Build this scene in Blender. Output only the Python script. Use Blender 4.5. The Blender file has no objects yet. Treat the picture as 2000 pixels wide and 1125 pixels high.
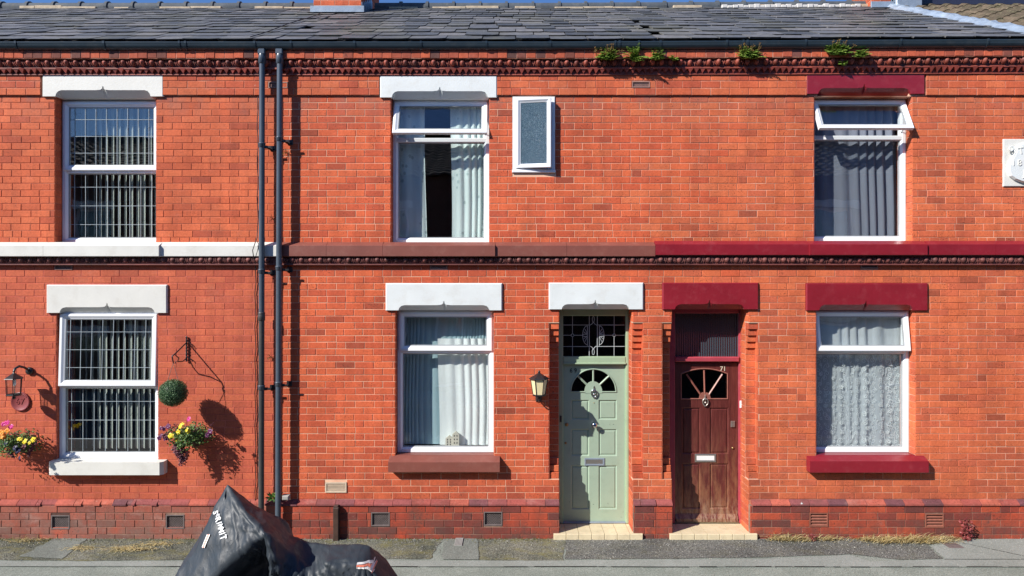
import bpy, bmesh, math, random
import numpy as np
from mathutils import Vector, Matrix, Euler, Quaternion
from mathutils.bvhtree import BVHTree

R = random.Random(7)
rad = math.radians
sc = bpy.context.scene
COL = sc.collection

# ------------------------------------------------------------------ camera, sky, sun, exposure
S = 0.00625          # metres on the facade per surveyed unit
D = 8.3              # camera stands this far in front of the facade (facade plane is y = 0)
CZ = 3.047           # camera height
cam_d = bpy.data.cameras.new('camera')
cam = bpy.data.objects.new('camera', cam_d)
COL.objects.link(cam)
cam.location = (0, -D, CZ)
cam.rotation_euler = (rad(90), 0, 0)
cam_d.sensor_width = 36
cam_d.lens = 18 * D / 6.25
cam_d.clip_start = 0.05
cam_d.clip_end = 600
sc.camera = cam

world = bpy.data.worlds.new('World')
sc.world = world
world.use_nodes = True
wn = world.node_tree
bg = wn.nodes['Background']
sky = wn.nodes.new('ShaderNodeTexSky')
sky.sky_type = 'NISHITA'
sky.sun_disc = False
sky.sun_elevation = rad(35.5)
sky.sun_rotation = rad(233.5)
sky.altitude = 60
sky.air_density = 1.0
sky.dust_density = 0.3
sky.ozone_density = 4.0
skc = wn.nodes.new('ShaderNodeMix'); skc.data_type = 'RGBA'; skc.blend_type = 'MULTIPLY'; skc.inputs[0].default_value = 1
skc.inputs[7].default_value = (.72, .96, 1.30, 1)          # the clear, saturated blue of the day
wn.links.new(sky.outputs[0], skc.inputs[6]); wn.links.new(skc.outputs[2], bg.inputs[0])
bg.inputs[1].default_value = 0.08
sun_d = bpy.data.lights.new('sun', 'SUN')
sun_d.energy = 5.0
sun_d.angle = rad(0.53)
sun_d.color = (1.0, 0.945, 0.87)
sun = bpy.data.objects.new('sun', sun_d)
COL.objects.link(sun)
sun.location = (-8, -8, 12)
sun.rotation_euler = Vector((1.35, 1.0, -1.2)).to_track_quat('-Z', 'Y').to_euler()
sc.view_settings.view_transform = 'Standard'
sc.view_settings.look = 'None'
sc.view_settings.gamma = 1
sc.view_settings.use_curve_mapping = False
sc.view_settings.exposure = 0.56

# ------------------------------------------------------------------ survey helpers
def fx(u, y=0.0): return (u - 1000) * S * (D + y) / D
def fz(v, y=0.0): return CZ - (v - 562.5) * S * (D + y) / D
def rise(x): return 0.031 * min(1.3, max(0.0, (x - 0.6) / 5.6))     # the eaves creep up towards the right

# ------------------------------------------------------------------ materials
class M:
    def __init__(s, name):
        s.m = bpy.data.materials.new(name); s.m.use_nodes = True
        s.nt = s.m.node_tree; s.N = s.nt.nodes; s.b = s.N['Principled BSDF']
        s.out = s.N['Material Output']; s._p = None
    def n(s, t, **k):
        nd = s.N.new(t)
        for a, v in k.items(): setattr(nd, a, v)
        return nd
    def l(s, a, b): s.nt.links.new(a, b)
    def put(s, sock, v):
        if hasattr(v, 'links') or isinstance(v, bpy.types.NodeSocket): s.l(v, sock)
        else: sock.default_value = v
    def pos(s):
        if s._p is None: s._p = s.n('ShaderNodeNewGeometry')
        return s._p.outputs['Position']
    def geo(s, o):
        s.pos(); return s._p.outputs[o]
    def mapped(s, scale=(1, 1, 1), loc=(0, 0, 0), rot=(0, 0, 0), src=None):
        q = s.n('ShaderNodeMapping'); s.l(src or s.pos(), q.inputs[0])
        q.inputs['Scale'].default_value = scale; q.inputs['Location'].default_value = loc
        q.inputs['Rotation'].default_value = rot
        return q.outputs[0]
    def noise(s, scale, detail=3, rough=.5, vec=None, out='Fac', dist=0):
        q = s.n('ShaderNodeTexNoise'); s.l(vec or s.pos(), q.inputs['Vector'])
        q.inputs['Scale'].default_value = scale; q.inputs['Detail'].default_value = detail
        q.inputs['Roughness'].default_value = rough; q.inputs['Distortion'].default_value = dist
        return q.outputs[out]
    def vor(s, scale, vec=None, out='Distance', feature='F1'):
        q = s.n('ShaderNodeTexVoronoi', feature=feature); s.l(vec or s.pos(), q.inputs['Vector'])
        q.inputs['Scale'].default_value = scale
        return q.outputs[out]
    def math(s, op, a, b=0.0, c=None, clamp=False):
        q = s.n('ShaderNodeMath', operation=op, use_clamp=clamp)
        s.put(q.inputs[0], a); s.put(q.inputs[1], b)
        if c is not None: s.put(q.inputs[2], c)
        return q.outputs[0]
    def rng(s, v, a, b, c=0.0, d=1.0):
        q = s.n('ShaderNodeMapRange'); s.put(q.inputs[0], v)
        for i, x in enumerate((a, b, c, d)): q.inputs[i + 1].default_value = x
        return q.outputs[0]
    def mix(s, f, a, b, mode='MIX'):
        q = s.n('ShaderNodeMix', data_type='RGBA', blend_type=mode)
        s.put(q.inputs[0], f)
        s.put(q.inputs[6], a if not isinstance(a, tuple) else (*a, 1)[:4])
        s.put(q.inputs[7], b if not isinstance(b, tuple) else (*b, 1)[:4])
        return q.outputs[2]
    def ramp(s, v, stops, interp='LINEAR'):
        q = s.n('ShaderNodeValToRGB'); s.put(q.inputs[0], v)
        cr = q.color_ramp; cr.interpolation = interp
        while len(cr.elements) < len(stops): cr.elements.new(0.5)
        for e, (p, c) in zip(cr.elements, stops): e.position = p; e.color = (*c, 1)
        return q.outputs[0]
    def rnd(s):
        o = s.n('ShaderNodeObjectInfo')
        return s.math('FRACT', s.math('ADD', o.outputs['Random'], s.geo('Random Per Island')))
    def sep(s, axis):
        q = s.n('ShaderNodeSeparateXYZ'); s.l(s.pos(), q.inputs[0]); return q.outputs[axis]
    def bump(s, h, strength=.3, dist=.01):
        q = s.n('ShaderNodeBump'); s.put(q.inputs['Height'], h)
        q.inputs['Strength'].default_value = strength; q.inputs['Distance'].default_value = dist
        s.l(q.outputs[0], s.b.inputs['Normal']); return q.outputs[0]
    def fin(s, col=None, rough=.6, metal=0, spec=.5):
        if col is not None: s.put(s.b.inputs['Base Color'], (*col, 1) if isinstance(col, tuple) else col)
        s.put(s.b.inputs['Roughness'], rough); s.b.inputs['Metallic'].default_value = metal
        s.b.inputs['Specular IOR Level'].default_value = spec
        return s.m

def plain(name, c, rough=.5, var=.12, sc_=6, bump=0.0, bs=80, metal=0, spec=.5, dirt=None, fine=0, each=0):
    q = M(name)
    f = q.rng(q.noise(sc_, 4, .6), .3, .7, 1 - var, 1 + var)
    col = q.mix(1.0, c, f, 'MULTIPLY')
    if each: col = q.mix(1.0, col, q.rng(q.rnd(), 0, 1, 1 - each, 1 + each), 'MULTIPLY')
    if fine:
        col = q.mix(1.0, col, q.rng(q.noise(120, 2), .3, .7, 1 - fine, 1 + fine), 'MULTIPLY')
    if dirt:
        dcol, amt, dsc = dirt
        col = q.mix(q.rng(q.noise(dsc, 6, .7), .52, .75, 0, amt), col, dcol)
    if bump: q.bump(q.noise(bs, 4, .6), bump, .004)
    return q.fin(col, rough, metal, spec)

def brickmat(name, stops, speck=.5, soot=.25, pale=.0, soot_below=None, soot_above=None, sootcol=(.085, .045, .035)):
    q = M(name)
    col = q.ramp(q.rnd(), stops)
    col = q.mix(1.0, col, q.rng(q.noise(38, 5, .7), .3, .7, .80, 1.17), 'MULTIPLY')
    col = q.mix(1.0, col, q.rng(q.noise(.9, 5, .65), .35, .65, .84, 1.10), 'MULTIPLY')
    # rain streaks, pale flecks
    col = q.mix(1.0, col, q.rng(q.noise(1.0, 5, .6, vec=q.mapped((7, 7, .45))), .36, .66, .86, 1.07), 'MULTIPLY')
    col = q.mix(q.rng(q.noise(24, 3, .6, vec=q.mapped((1, 1, 1), (3, 1, 7))), .71, .75, 0, .55), col, (.60, .42, .34))
    # burnt pits and specks
    pit = q.rng(q.noise(62, 2, .5), .58, .66, 0, 1)
    area = q.rng(q.noise(5, 3, .6), .45, .62, 0, 1)
    col = q.mix(q.math('MULTIPLY', q.math('MULTIPLY', pit, area), speck), col, (.045, .016, .012))
    # grime in patches
    so = q.rng(q.noise(2.3, 5, .7), .50, .74, 0, soot)
    if soot_below is not None:
        lo, hi, amt = soot_below
        so = q.math('MAXIMUM', so, q.math('MULTIPLY', q.rng(q.sep(2), lo, hi, amt, 0), q.rng(q.noise(6, 5, .7), .3, .62, .1, 1)))
    col = q.mix(so, col, sootcol)
    if pale:
        col = q.mix(q.rng(q.noise(3.1, 6, .75, vec=q.mapped((1, 1, 1.6), (5, 2, 1))), .55, .8, 0, pale), col, (.42, .27, .23))
    if soot_above is not None:
        lo, hi, amt = soot_above
        g = q.math('MULTIPLY', q.rng(q.sep(2), lo, hi, 0, amt), q.rng(q.noise(4, 5, .7, vec=q.mapped((1, 1, .5))), .4, .65, 0, 1))
        col = q.mix(g, col, (.20, .13, .11))
    q.bump(q.math('ADD', q.noise(160, 3, .6), q.math('MULTIPLY', q.noise(38, 3, .5), 1.2)), .35, .003)
    return q.fin(col, .82, 0, .25)

O1, O2, O3 = (.68, .162, .066), (.62, .136, .056), (.55, .114, .047)
DK, BR = (.36, .070, .042), (.27, .075, .045)
mat = {}
mat['b1u'] = brickmat('brick_orange', [(0, (.36, .075, .038)), (.05, (.47, .095, .046)), (.16, O3), (.55, O2), (1, (.66, .155, .064))], .45, .30, .12, soot_above=(5.0, 5.4, .5))
mat['b1l'] = brickmat('brick_painted_red', [(0, (.44, .092, .050)), (.3, (.49, .107, .054)), (1, (.56, .130, .062))], .25, .24, .22, soot_below=(.4, 1.3, .2))
mat['b2'] = brickmat('brick_red', [(0, (.35, .072, .036)), (.04, (.47, .088, .041)), (.12, (.54, .098, .043)), (.6, (.61, .118, .047)), (1, (.66, .138, .054))], .8, .32, .10, soot_above=(4.95, 5.4, .6), soot_below=(.4, 1.5, .38))
mat['b3'] = brickmat('brick_orange_red', [(0, (.35, .080, .040)), (.04, (.49, .106, .048)), (.12, (.55, .122, .058)), (.6, (.60, .136, .053)), (1, (.65, .158, .064))], .8, .34, .12, soot_above=(5.0, 5.45, .4), soot_below=(.4, 1.4, .42))
mat['bp1'] = brickmat('brick_plinth_weathered', [(0, (.17, .06, .045)), (.3, (.30, .075, .05)), (1, (.42, .095, .055))], 1, .85, .6, soot_below=(0, .7, .9), sootcol=(.20, .125, .10))
mat['bp2'] = brickmat('brick_plinth_red', [(0, (.14, .035, .03)), (.25, (.27, .045, .03)), (.6, (.42, .062, .028)), (1, (.50, .080, .033))], 1, .85, .22, soot_below=(0, .55, .9), sootcol=(.10, .055, .045))
mat['bfr'] = brickmat('brick_frieze', [(0, (.44, .085, .045)), (.4, (.54, .11, .047)), (1, (.62, .15, .062))], .3, .20, .22)
mat['cap'] = brickmat('brick_plinth_cap', [(0, (.15, .06, .07)), (.3, (.26, .075, .072)), (.6, (.33, .08, .065)), (1, (.47, .12, .075))], .7, .6, .45)
mat['hdr'] = brickmat('brick_cornice_header', [(0, (.10, .055, .05)), (.12, (.26, .07, .045)), (.35, (.40, .085, .045)), (1, (.56, .12, .055))], .5, .40, .25)
mat['chim'] = brickmat('brick_chimney', [(0, (.40, .08, .04)), (1, (.56, .12, .05))], .3, .1)

def mortar(name, a, b, thr=(.42, .6)):
    q = M(name)
    col = q.mix(q.rng(q.noise(1.7, 5, .65), thr[0], thr[1], 0, 1), a, b)
    col = q.mix(1, col, q.rng(q.noise(40, 3), .3, .7, .8, 1.15), 'MULTIPLY')
    q.bump(q.noise(200, 2), .3, .002)
    return q.fin(col, .9, 0, .1)
mat['m1u'] = mortar('mortar_red', (.52, .19, .12), (.34, .09, .058))
mat['m1l'] = mortar('mortar_painted', (.52, .14, .10), (.40, .085, .06))
q = M('mortar_lime')
pale_ = q.mix(q.rng(q.noise(1.7, 5, .65), .5, .72, 0, 1), (.72, .45, .31), (.54, .22, .13))
mixed_ = q.mix(q.rng(q.noise(1.4, 5, .65), .40, .60, 0, 1), (.34, .11, .06), (.68, .42, .30))
col = q.mix(q.rng(q.math('ADD', q.sep(0), q.math('MULTIPLY', q.noise(.8, 3), 2.5)), 2.2, 4.2, 0, 1), pale_, mixed_)
q.bump(q.noise(200, 2), .3, .002)
mat['m2'] = mat['m3'] = q.fin(col, .9, 0, .1)
mat['mp'] = mortar('mortar_dirty', (.30, .19, .14), (.10, .055, .045))
mat['mf'] = mortar('mortar_frieze', (.35, .12, .08), (.62, .36, .26), (.45, .62))

mat['white'] = plain('white_masonry_paint', (.68, .715, .705), .55, .05, 3, .3, 50, dirt=((.50, .47, .41), .40, 5))
mat['cream'] = plain('cream_masonry_paint', (.66, .655, .605), .55, .05, 3, .3, 50, dirt=((.46, .43, .37), .38, 4))
mat['brown'] = plain('brown_masonry_paint', (.20, .062, .045), .5, .10, 4, .2, 60, dirt=((.33, .17, .13), .30, 7))
mat['crimson'] = plain('crimson_masonry_paint', (.225, .014, .024), .32, .10, 3, .45, 28, dirt=((.38, .09, .10), .25, 9))
mat['pvc'] = plain('white_upvc', (.82, .84, .86), .28, .025, 5)
mat['seal'] = plain('grey_sealant', (.25, .27, .28), .6, .1)
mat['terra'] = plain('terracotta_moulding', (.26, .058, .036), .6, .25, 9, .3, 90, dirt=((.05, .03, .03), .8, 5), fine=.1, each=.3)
mat['terrad'] = plain('terracotta_moulding_shaded', (.15, .045, .038), .6, .25, 9, .3, 90, dirt=((.045, .03, .03), .7, 6), fine=.1, each=.3)  # darker terracotta copy; shade of recess and band put into its colour
mat['dog'] = plain('terracotta_dogtooth', (.27, .052, .035), .6, .28, 7, .3, 90, dirt=((.10, .05, .05), .7, 4), fine=.1, each=.3)
mat['gutter'] = plain('black_gutter_plastic', (.022, .034, .044), .25, .15, 3, dirt=((.10, .10, .09), .25, 8))
mat['pipe'] = plain('grey_downpipe_plastic', (.065, .085, .11), .3, .10, 4, dirt=((.11, .10, .08), .35, 4))
mat['pipeold'] = plain('brown_grey_downpipe', (.055, .056, .055), .4, .10, 4, dirt=((.11, .085, .06), .35, 4))
mat['lead'] = plain('lead_flashing', (.24, .29, .35), .4, .15, 6, .5, 25, metal=.25, dirt=((.4, .42, .42), .4, 10))
mat['leadw'] = plain('silver_flashing', (.33, .40, .48), .35, .25, 9, .6, 25, metal=.3, dirt=((.6, .62, .6), .5, 14))
mat['ridge'] = plain('blue_grey_ridge_tile', (.060, .072, .085), .8, .25, 5, .3, 60, dirt=((.16, .15, .12), .5, 9))
mat['rmort'] = plain('cream_ridge_mortar', (.42, .34, .24), .9, .25, 12, .6, 40)
mat['wmort'] = plain('white_ridge_mortar', (.52, .50, .47), .9, .1, 12, .6, 40)
mat['dark'] = plain('dark_void', (.012, .012, .013), .9, .1)
mat['room'] = plain('room_walls', (.24, .25, .25), .9, .1)
mat['steptile'] = plain('cream_quarry_tile', (.66, .56, .37), .45, .10, 7, .1, 60, dirt=((.38, .31, .19), .5, 8))
mat['stepgrout'] = plain('tile_grout', (.30, .25, .16), .9, .2)
mat['green'] = plain('sage_green_door_paint', (.31, .405, .31), .35, .035, 3, .06, 40, dirt=((.18, .24, .17), .30, 9))
mat['greenf'] = plain('sage_green_frame_paint', (.32, .42, .28), .38, .05, 3, .06, 40, dirt=((.16, .22, .13), .25, 9))
mat['redf'] = plain('crimson_frame_paint', (.38, .055, .075), .35, .12, 5, .15, 40, dirt=((.44, .17, .17), .35, 8))
mat['chrome'] = plain('chrome', (.55, .58, .62), .12, .05, metal=1)
mat['nickel'] = plain('dull_nickel', (.42, .40, .36), .35, .15, metal=.8)
mat['brass'] = plain('tarnished_brass', (.30, .20, .09), .35, .15, metal=.8)
mat['iron'] = plain('black_iron', (.015, .015, .017), .38, .2, 20, spec=.6)
mat['vent'] = plain('dark_cast_vent', (.15, .12, .115), .6, .2, 20)
mat['vent2'] = plain('brown_clay_vent', (.24, .085, .055), .6, .2, 20)
mat['vent3'] = plain('cream_plastic_vent', (.58, .46, .34), .5, .1, 20)
mat['vent4'] = plain('pale_stone_vent', (.30, .17, .14), .6, .1, 20)
mat['lead_came'] = plain('lead_came', (.42, .46, .48), .45, .1)
mat['bars'] = plain('grey_white_bars', (.36, .42, .45), .45, .1)
mat['bell'] = plain('white_bell_plastic', (.8, .8, .78), .3, .03)
mat['wood_post'] = plain('brown_post', (.055, .030, .022), .5, .3, 10)
mat['cable'] = plain('black_cable', (.02, .016, .015), .5, .1)
mat['leafshade'] = None

def slatemat():
    q = M('welsh_slate')
    col = q.ramp(q.rnd(), [(0, (.055, .058, .062)), (.3, (.090, .093, .098)), (.7, (.122, .122, .126)), (1, (.165, .158, .155))])
    col = q.mix(1, col, q.rng(q.noise(14, 5, .65, vec=q.mapped((1, 1, 1))), .3, .7, .70, 1.30), 'MULTIPLY')
    col = q.mix(q.rng(q.noise(1.3, 5, .7), .47, .66, 0, .6), col, (.125, .120, .085))      # lichen film
    col = q.mix(q.rng(q.noise(28, 3, .6), .66, .72, 0, .7), col, (.20, .20, .19))
    q.bump(q.math('ADD', q.noise(60, 5, .7), q.noise(12, 3, .5)), .6, .006)
    return q.fin(col, q.rng(q.noise(9, 3), .3, .7, .42, .68), 0, .45)
mat['slate'] = slatemat()
q = M('concrete_roof_tile')
col = q.ramp(q.rnd(), [(0, (.085, .066, .046)), (1, (.145, .108, .075))])
col = q.mix(q.rng(q.noise(5, 5, .7), .45, .62, 0, .8), col, (.055, .05, .03))
col = q.mix(q.rng(q.noise(22, 3, .7), .55, .7, 0, .6), col, (.26, .24, .14))
q.bump(q.noise(90, 4), .5, .005)
mat['ctile'] = q.fin(col, .9, 0, .15)

def glassmat(name, ior=1.75, bumpf=None, tint=(1, 1, 1), rough=0.0):
    q = M(name); q.N.remove(q.b)
    tr = q.n('ShaderNodeBsdfTransparent'); tr.inputs[0].default_value = (*tint, 1)
    gl = q.n('ShaderNodeBsdfAnisotropic'); gl.inputs['Roughness'].default_value = rough
    lw = q.n('ShaderNodeLayerWeight'); lw.inputs[0].default_value = .5
    f0 = ((ior - 1) / (ior + 1)) ** 2
    fr = q.math('ADD', f0, q.math('MULTIPLY', q.math('POWER', lw.outputs['Facing'], 5.0), 1 - f0))
    ms = q.n('ShaderNodeMixShader')
    if bumpf:
        h = bumpf(q); bp = q.n('ShaderNodeBump'); q.l(h[0], bp.inputs['Height'])
        bp.inputs['Strength'].default_value = h[1]; bp.inputs['Distance'].default_value = h[2]
        q.l(bp.outputs[0], gl.inputs['Normal'])
    q.l(fr, ms.inputs[0]); q.l(tr.outputs[0], ms.inputs[1]); q.l(gl.outputs[0], ms.inputs[2])
    q.l(ms.outputs[0], q.out.inputs[0])
    return q.m
mat['glass'] = glassmat('window_glass', 2.0, lambda q: (q.noise(1.6, 2), .10, .02), (.97, .99, .99))
mat['glassd'] = glassmat('dark_door_glass', 1.5, lambda q: (q.noise(25, 3), .35, .01), (.42, .46, .46))
mat['glassobs'] = None
q = M('obscure_bathroom_glass')
h = q.math('ADD', q.vor(150), q.noise(260, 2))
q.bump(h, 1.0, .010)
c = q.ramp(q.noise(210, 3, .7), [(.38, (.015, .045, .08)), (.52, (.06, .15, .24)), (.66, (.45, .62, .70))])  # pale blue specks: glints of the patterned glass put into the colour
q.b.inputs['Transmission Weight'].default_value = .25
mat['glassobs'] = q.fin(c, .15, 0, .8)
q = M('reeded_glass')
w = q.n('ShaderNodeTexWave', wave_type='BANDS', bands_direction='X'); q.l(q.pos(), w.inputs[0]); w.inputs['Scale'].default_value = 11
q.bump(w.outputs[1], 1.0, .012)
q.b.inputs['Transmission Weight'].default_value = .35
mat['reeded'] = q.fin((.06, .078, .10), .12, 0, .8)
mat['lampglass'] = plain('cream_lamp_glass', (.72, .62, .36), .2, .05)

def fabric(name, c, trans=.35, pat=None, sheer=0.0, scale=700):
    q = M(name); q.N.remove(q.b)
    df = q.n('ShaderNodeBsdfDiffuse'); tl = q.n('ShaderNodeBsdfTranslucent'); ms = q.n('ShaderNodeMixShader')
    col = q.mix(1, c, q.rng(q.noise(9, 4, .6, vec=q.mapped((1, 1, .15))), .3, .7, .90, 1.08), 'MULTIPLY')
    if pat: col = pat(q, col)
    q.l(col, df.inputs[0]); q.l(col, tl.inputs[0]); ms.inputs[0].default_value = trans
    q.l(df.outputs[0], ms.inputs[1]); q.l(tl.outputs[0], ms.inputs[2])
    if sheer:
        tr = q.n('ShaderNodeBsdfTransparent'); m2 = q.n('ShaderNodeMixShader'); m2.inputs[0].default_value = sheer
        q.l(ms.outputs[0], m2.inputs[1]); q.l(tr.outputs[0], m2.inputs[2]); q.l(m2.outputs[0], q.out.inputs[0])
    else: q.l(ms.outputs[0], q.out.inputs[0])
    return q.m
def leafpat(q, col):
    d = q.vor(11, vec=q.mapped((1, .01, .75)))
    return q.mix(q.rng(d, .16, .22, .5, 0), col, (.22, .35, .36))
mat['cur_teal'] = fabric('pale_teal_curtain_cloth', (.74, .86, .84), .10, leafpat)
mat['cur_net'] = fabric('white_net_curtain_cloth', (.90, .94, .93), .08)
mat['cur_net2'] = fabric('bluish_net_curtain_cloth', (.46, .64, .70), .2)  # net in a bluer, darker tone than the white panel
mat['cur_grey'] = fabric('grey_curtain_cloth', (.24, .26, .32), .15)
mat['lace'] = fabric('lace_net_cloth', (.78, .84, .88), .15, sheer=.38)
mat['lacem'] = fabric('lace_motif_thread', (.88, .92, .92), .2)
mat['blind'] = fabric('cream_blind_cloth', (.50, .54, .50), .3)
mat['cur_back'] = fabric('grey_lining_cloth', (.36, .39, .42), .2)
mat['ornament'] = plain('white_ceramic', (.70, .66, .55), .5, .08)

def leafmat(name, cols, tr=.25):
    q = M(name)
    c = q.ramp(q.rnd(), [(i / max(1, len(cols) - 1), k) for i, k in enumerate(cols)])
    c = q.mix(1, c, q.rng(q.noise(30, 2), .3, .7, .8, 1.2), 'MULTIPLY')
    q.b.inputs['Transmission Weight'].default_value = 0
    q.b.inputs['Subsurface Weight'].default_value = 0
    m_ = q.fin(c, .45, 0, .4)
    tl = q.n('ShaderNodeBsdfTranslucent'); ms = q.n('ShaderNodeMixShader'); ms.inputs[0].default_value = tr
    q.l(c, tl.inputs[0]); q.l(q.b.outputs[0], ms.inputs[1]); q.l(tl.outputs[0], ms.inputs[2]); q.l(ms.outputs[0], q.out.inputs[0])
    return m_
mat['box'] = leafmat('boxwood_leaf', [(.03, .07, .03), (.07, .15, .06), (.15, .26, .12)])
mat['leafg'] = leafmat('bedding_leaf', [(.03, .08, .02), (.08, .17, .035), (.16, .26, .06)])
mat['fern'] = leafmat('fern_leaf', [(.08, .16, .02), (.20, .34, .05), (.36, .46, .10)])
mat['ferndry'] = leafmat('dry_flower_stem', [(.20, .10, .03), (.34, .22, .06)])
mat['plum'] = leafmat('plum_leaf', [(.05, .012, .02), (.12, .03, .05), (.22, .07, .09)])
mat['redleaf'] = leafmat('red_weed_leaf', [(.16, .03, .03), (.34, .07, .07), (.12, .05, .03)])
mat['straw'] = leafmat('dry_straw', [(.42, .33, .13), (.66, .54, .27), (.74, .66, .40)])
mat['moss'] = leafmat('moss', [(.05, .065, .015), (.12, .12, .03), (.2, .17, .06)])
mat['pyel'] = leafmat('yellow_petal', [(.80, .60, .02), (.75, .68, .05)])
mat['pora'] = leafmat('orange_petal', [(.85, .28, .02), (.8, .42, .04)])
mat['pmag'] = leafmat('magenta_petal', [(.55, .02, .22), (.7, .05, .3)])
mat['ppur'] = leafmat('purple_petal', [(.10, .015, .07), (.16, .03, .12)])
mat['pnav'] = leafmat('dark_blue_petal', [(.012, .012, .05), (.03, .03, .10)])
mat['basket'] = plain('dark_basket_liner', (.05, .03, .022), .8, .3, 30)

def asphalt(name, c1, c2, coarse=1.0, yell=0.0):
    q = M(name)
    ch = q.vor(150, out='Color'); sp = q.n('ShaderNodeSeparateColor'); q.l(ch, sp.inputs[0])
    col = q.mix(q.rng(q.noise(1.4, 5, .65), .38, .64, 0, 1), c1, c2)
    col = q.mix(1, col, q.rng(sp.outputs[0], 0, 1, 1 - .55 * coarse, 1 + .55 * coarse), 'MULTIPLY')
    col = q.mix(1, col, q.rng(q.noise(60, 4, .7), .3, .7, 1 - .4 * coarse, 1 + .4 * coarse), 'MULTIPLY')
    if yell:
        g = q.rng(q.noise(3.2, 6, .72, vec=q.mapped((1, 1.6, 1))), .48, .64, 0, yell)
        g = q.math('MULTIPLY', g, q.rng(q.noise(70, 3, .7), .38, .55, .25, 1))
        col = q.mix(g, col, (.19, .175, .06))
    q.bump(q.math('ADD', q.vor(130), q.noise(90, 3)), .5 * coarse, .006)
    return q.fin(col, .85, 0, .3)
mat['asph'] = asphalt('pavement_tarmac', (.19, .215, .185), (.25, .275, .24), .6)
mat['asphrough'] = asphalt('worn_gravelly_tarmac', (.085, .092, .070), (.19, .19, .15), 1.4, .9)
mat['asphdark'] = asphalt('dark_gravelly_tarmac', (.095, .098, .090), (.15, .152, .138), 1.4, .2)
mat['asphpatch'] = asphalt('smooth_tarmac_patch', (.22, .24, .215), (.27, .29, .265), .35)
mat['asphmid'] = asphalt('patched_tarmac', (.15, .165, .145), (.20, .215, .19), .6)
mat['road'] = asphalt('road_tarmac', (.06, .062, .065), (.085, .088, .09), .8)
mat['kerb'] = plain('concrete_kerb', (.30, .29, .27), .85, .15, 4, .4, 60)
mat['pebble'] = plain('small_chippings', (.26, .25, .22), .8, .5, 40)

# ------------------------------------------------------------------ mesh builder
WL = {}
def wl(o): return WL[o.name] if o is not None else Vector((0, 0, 0))

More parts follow.
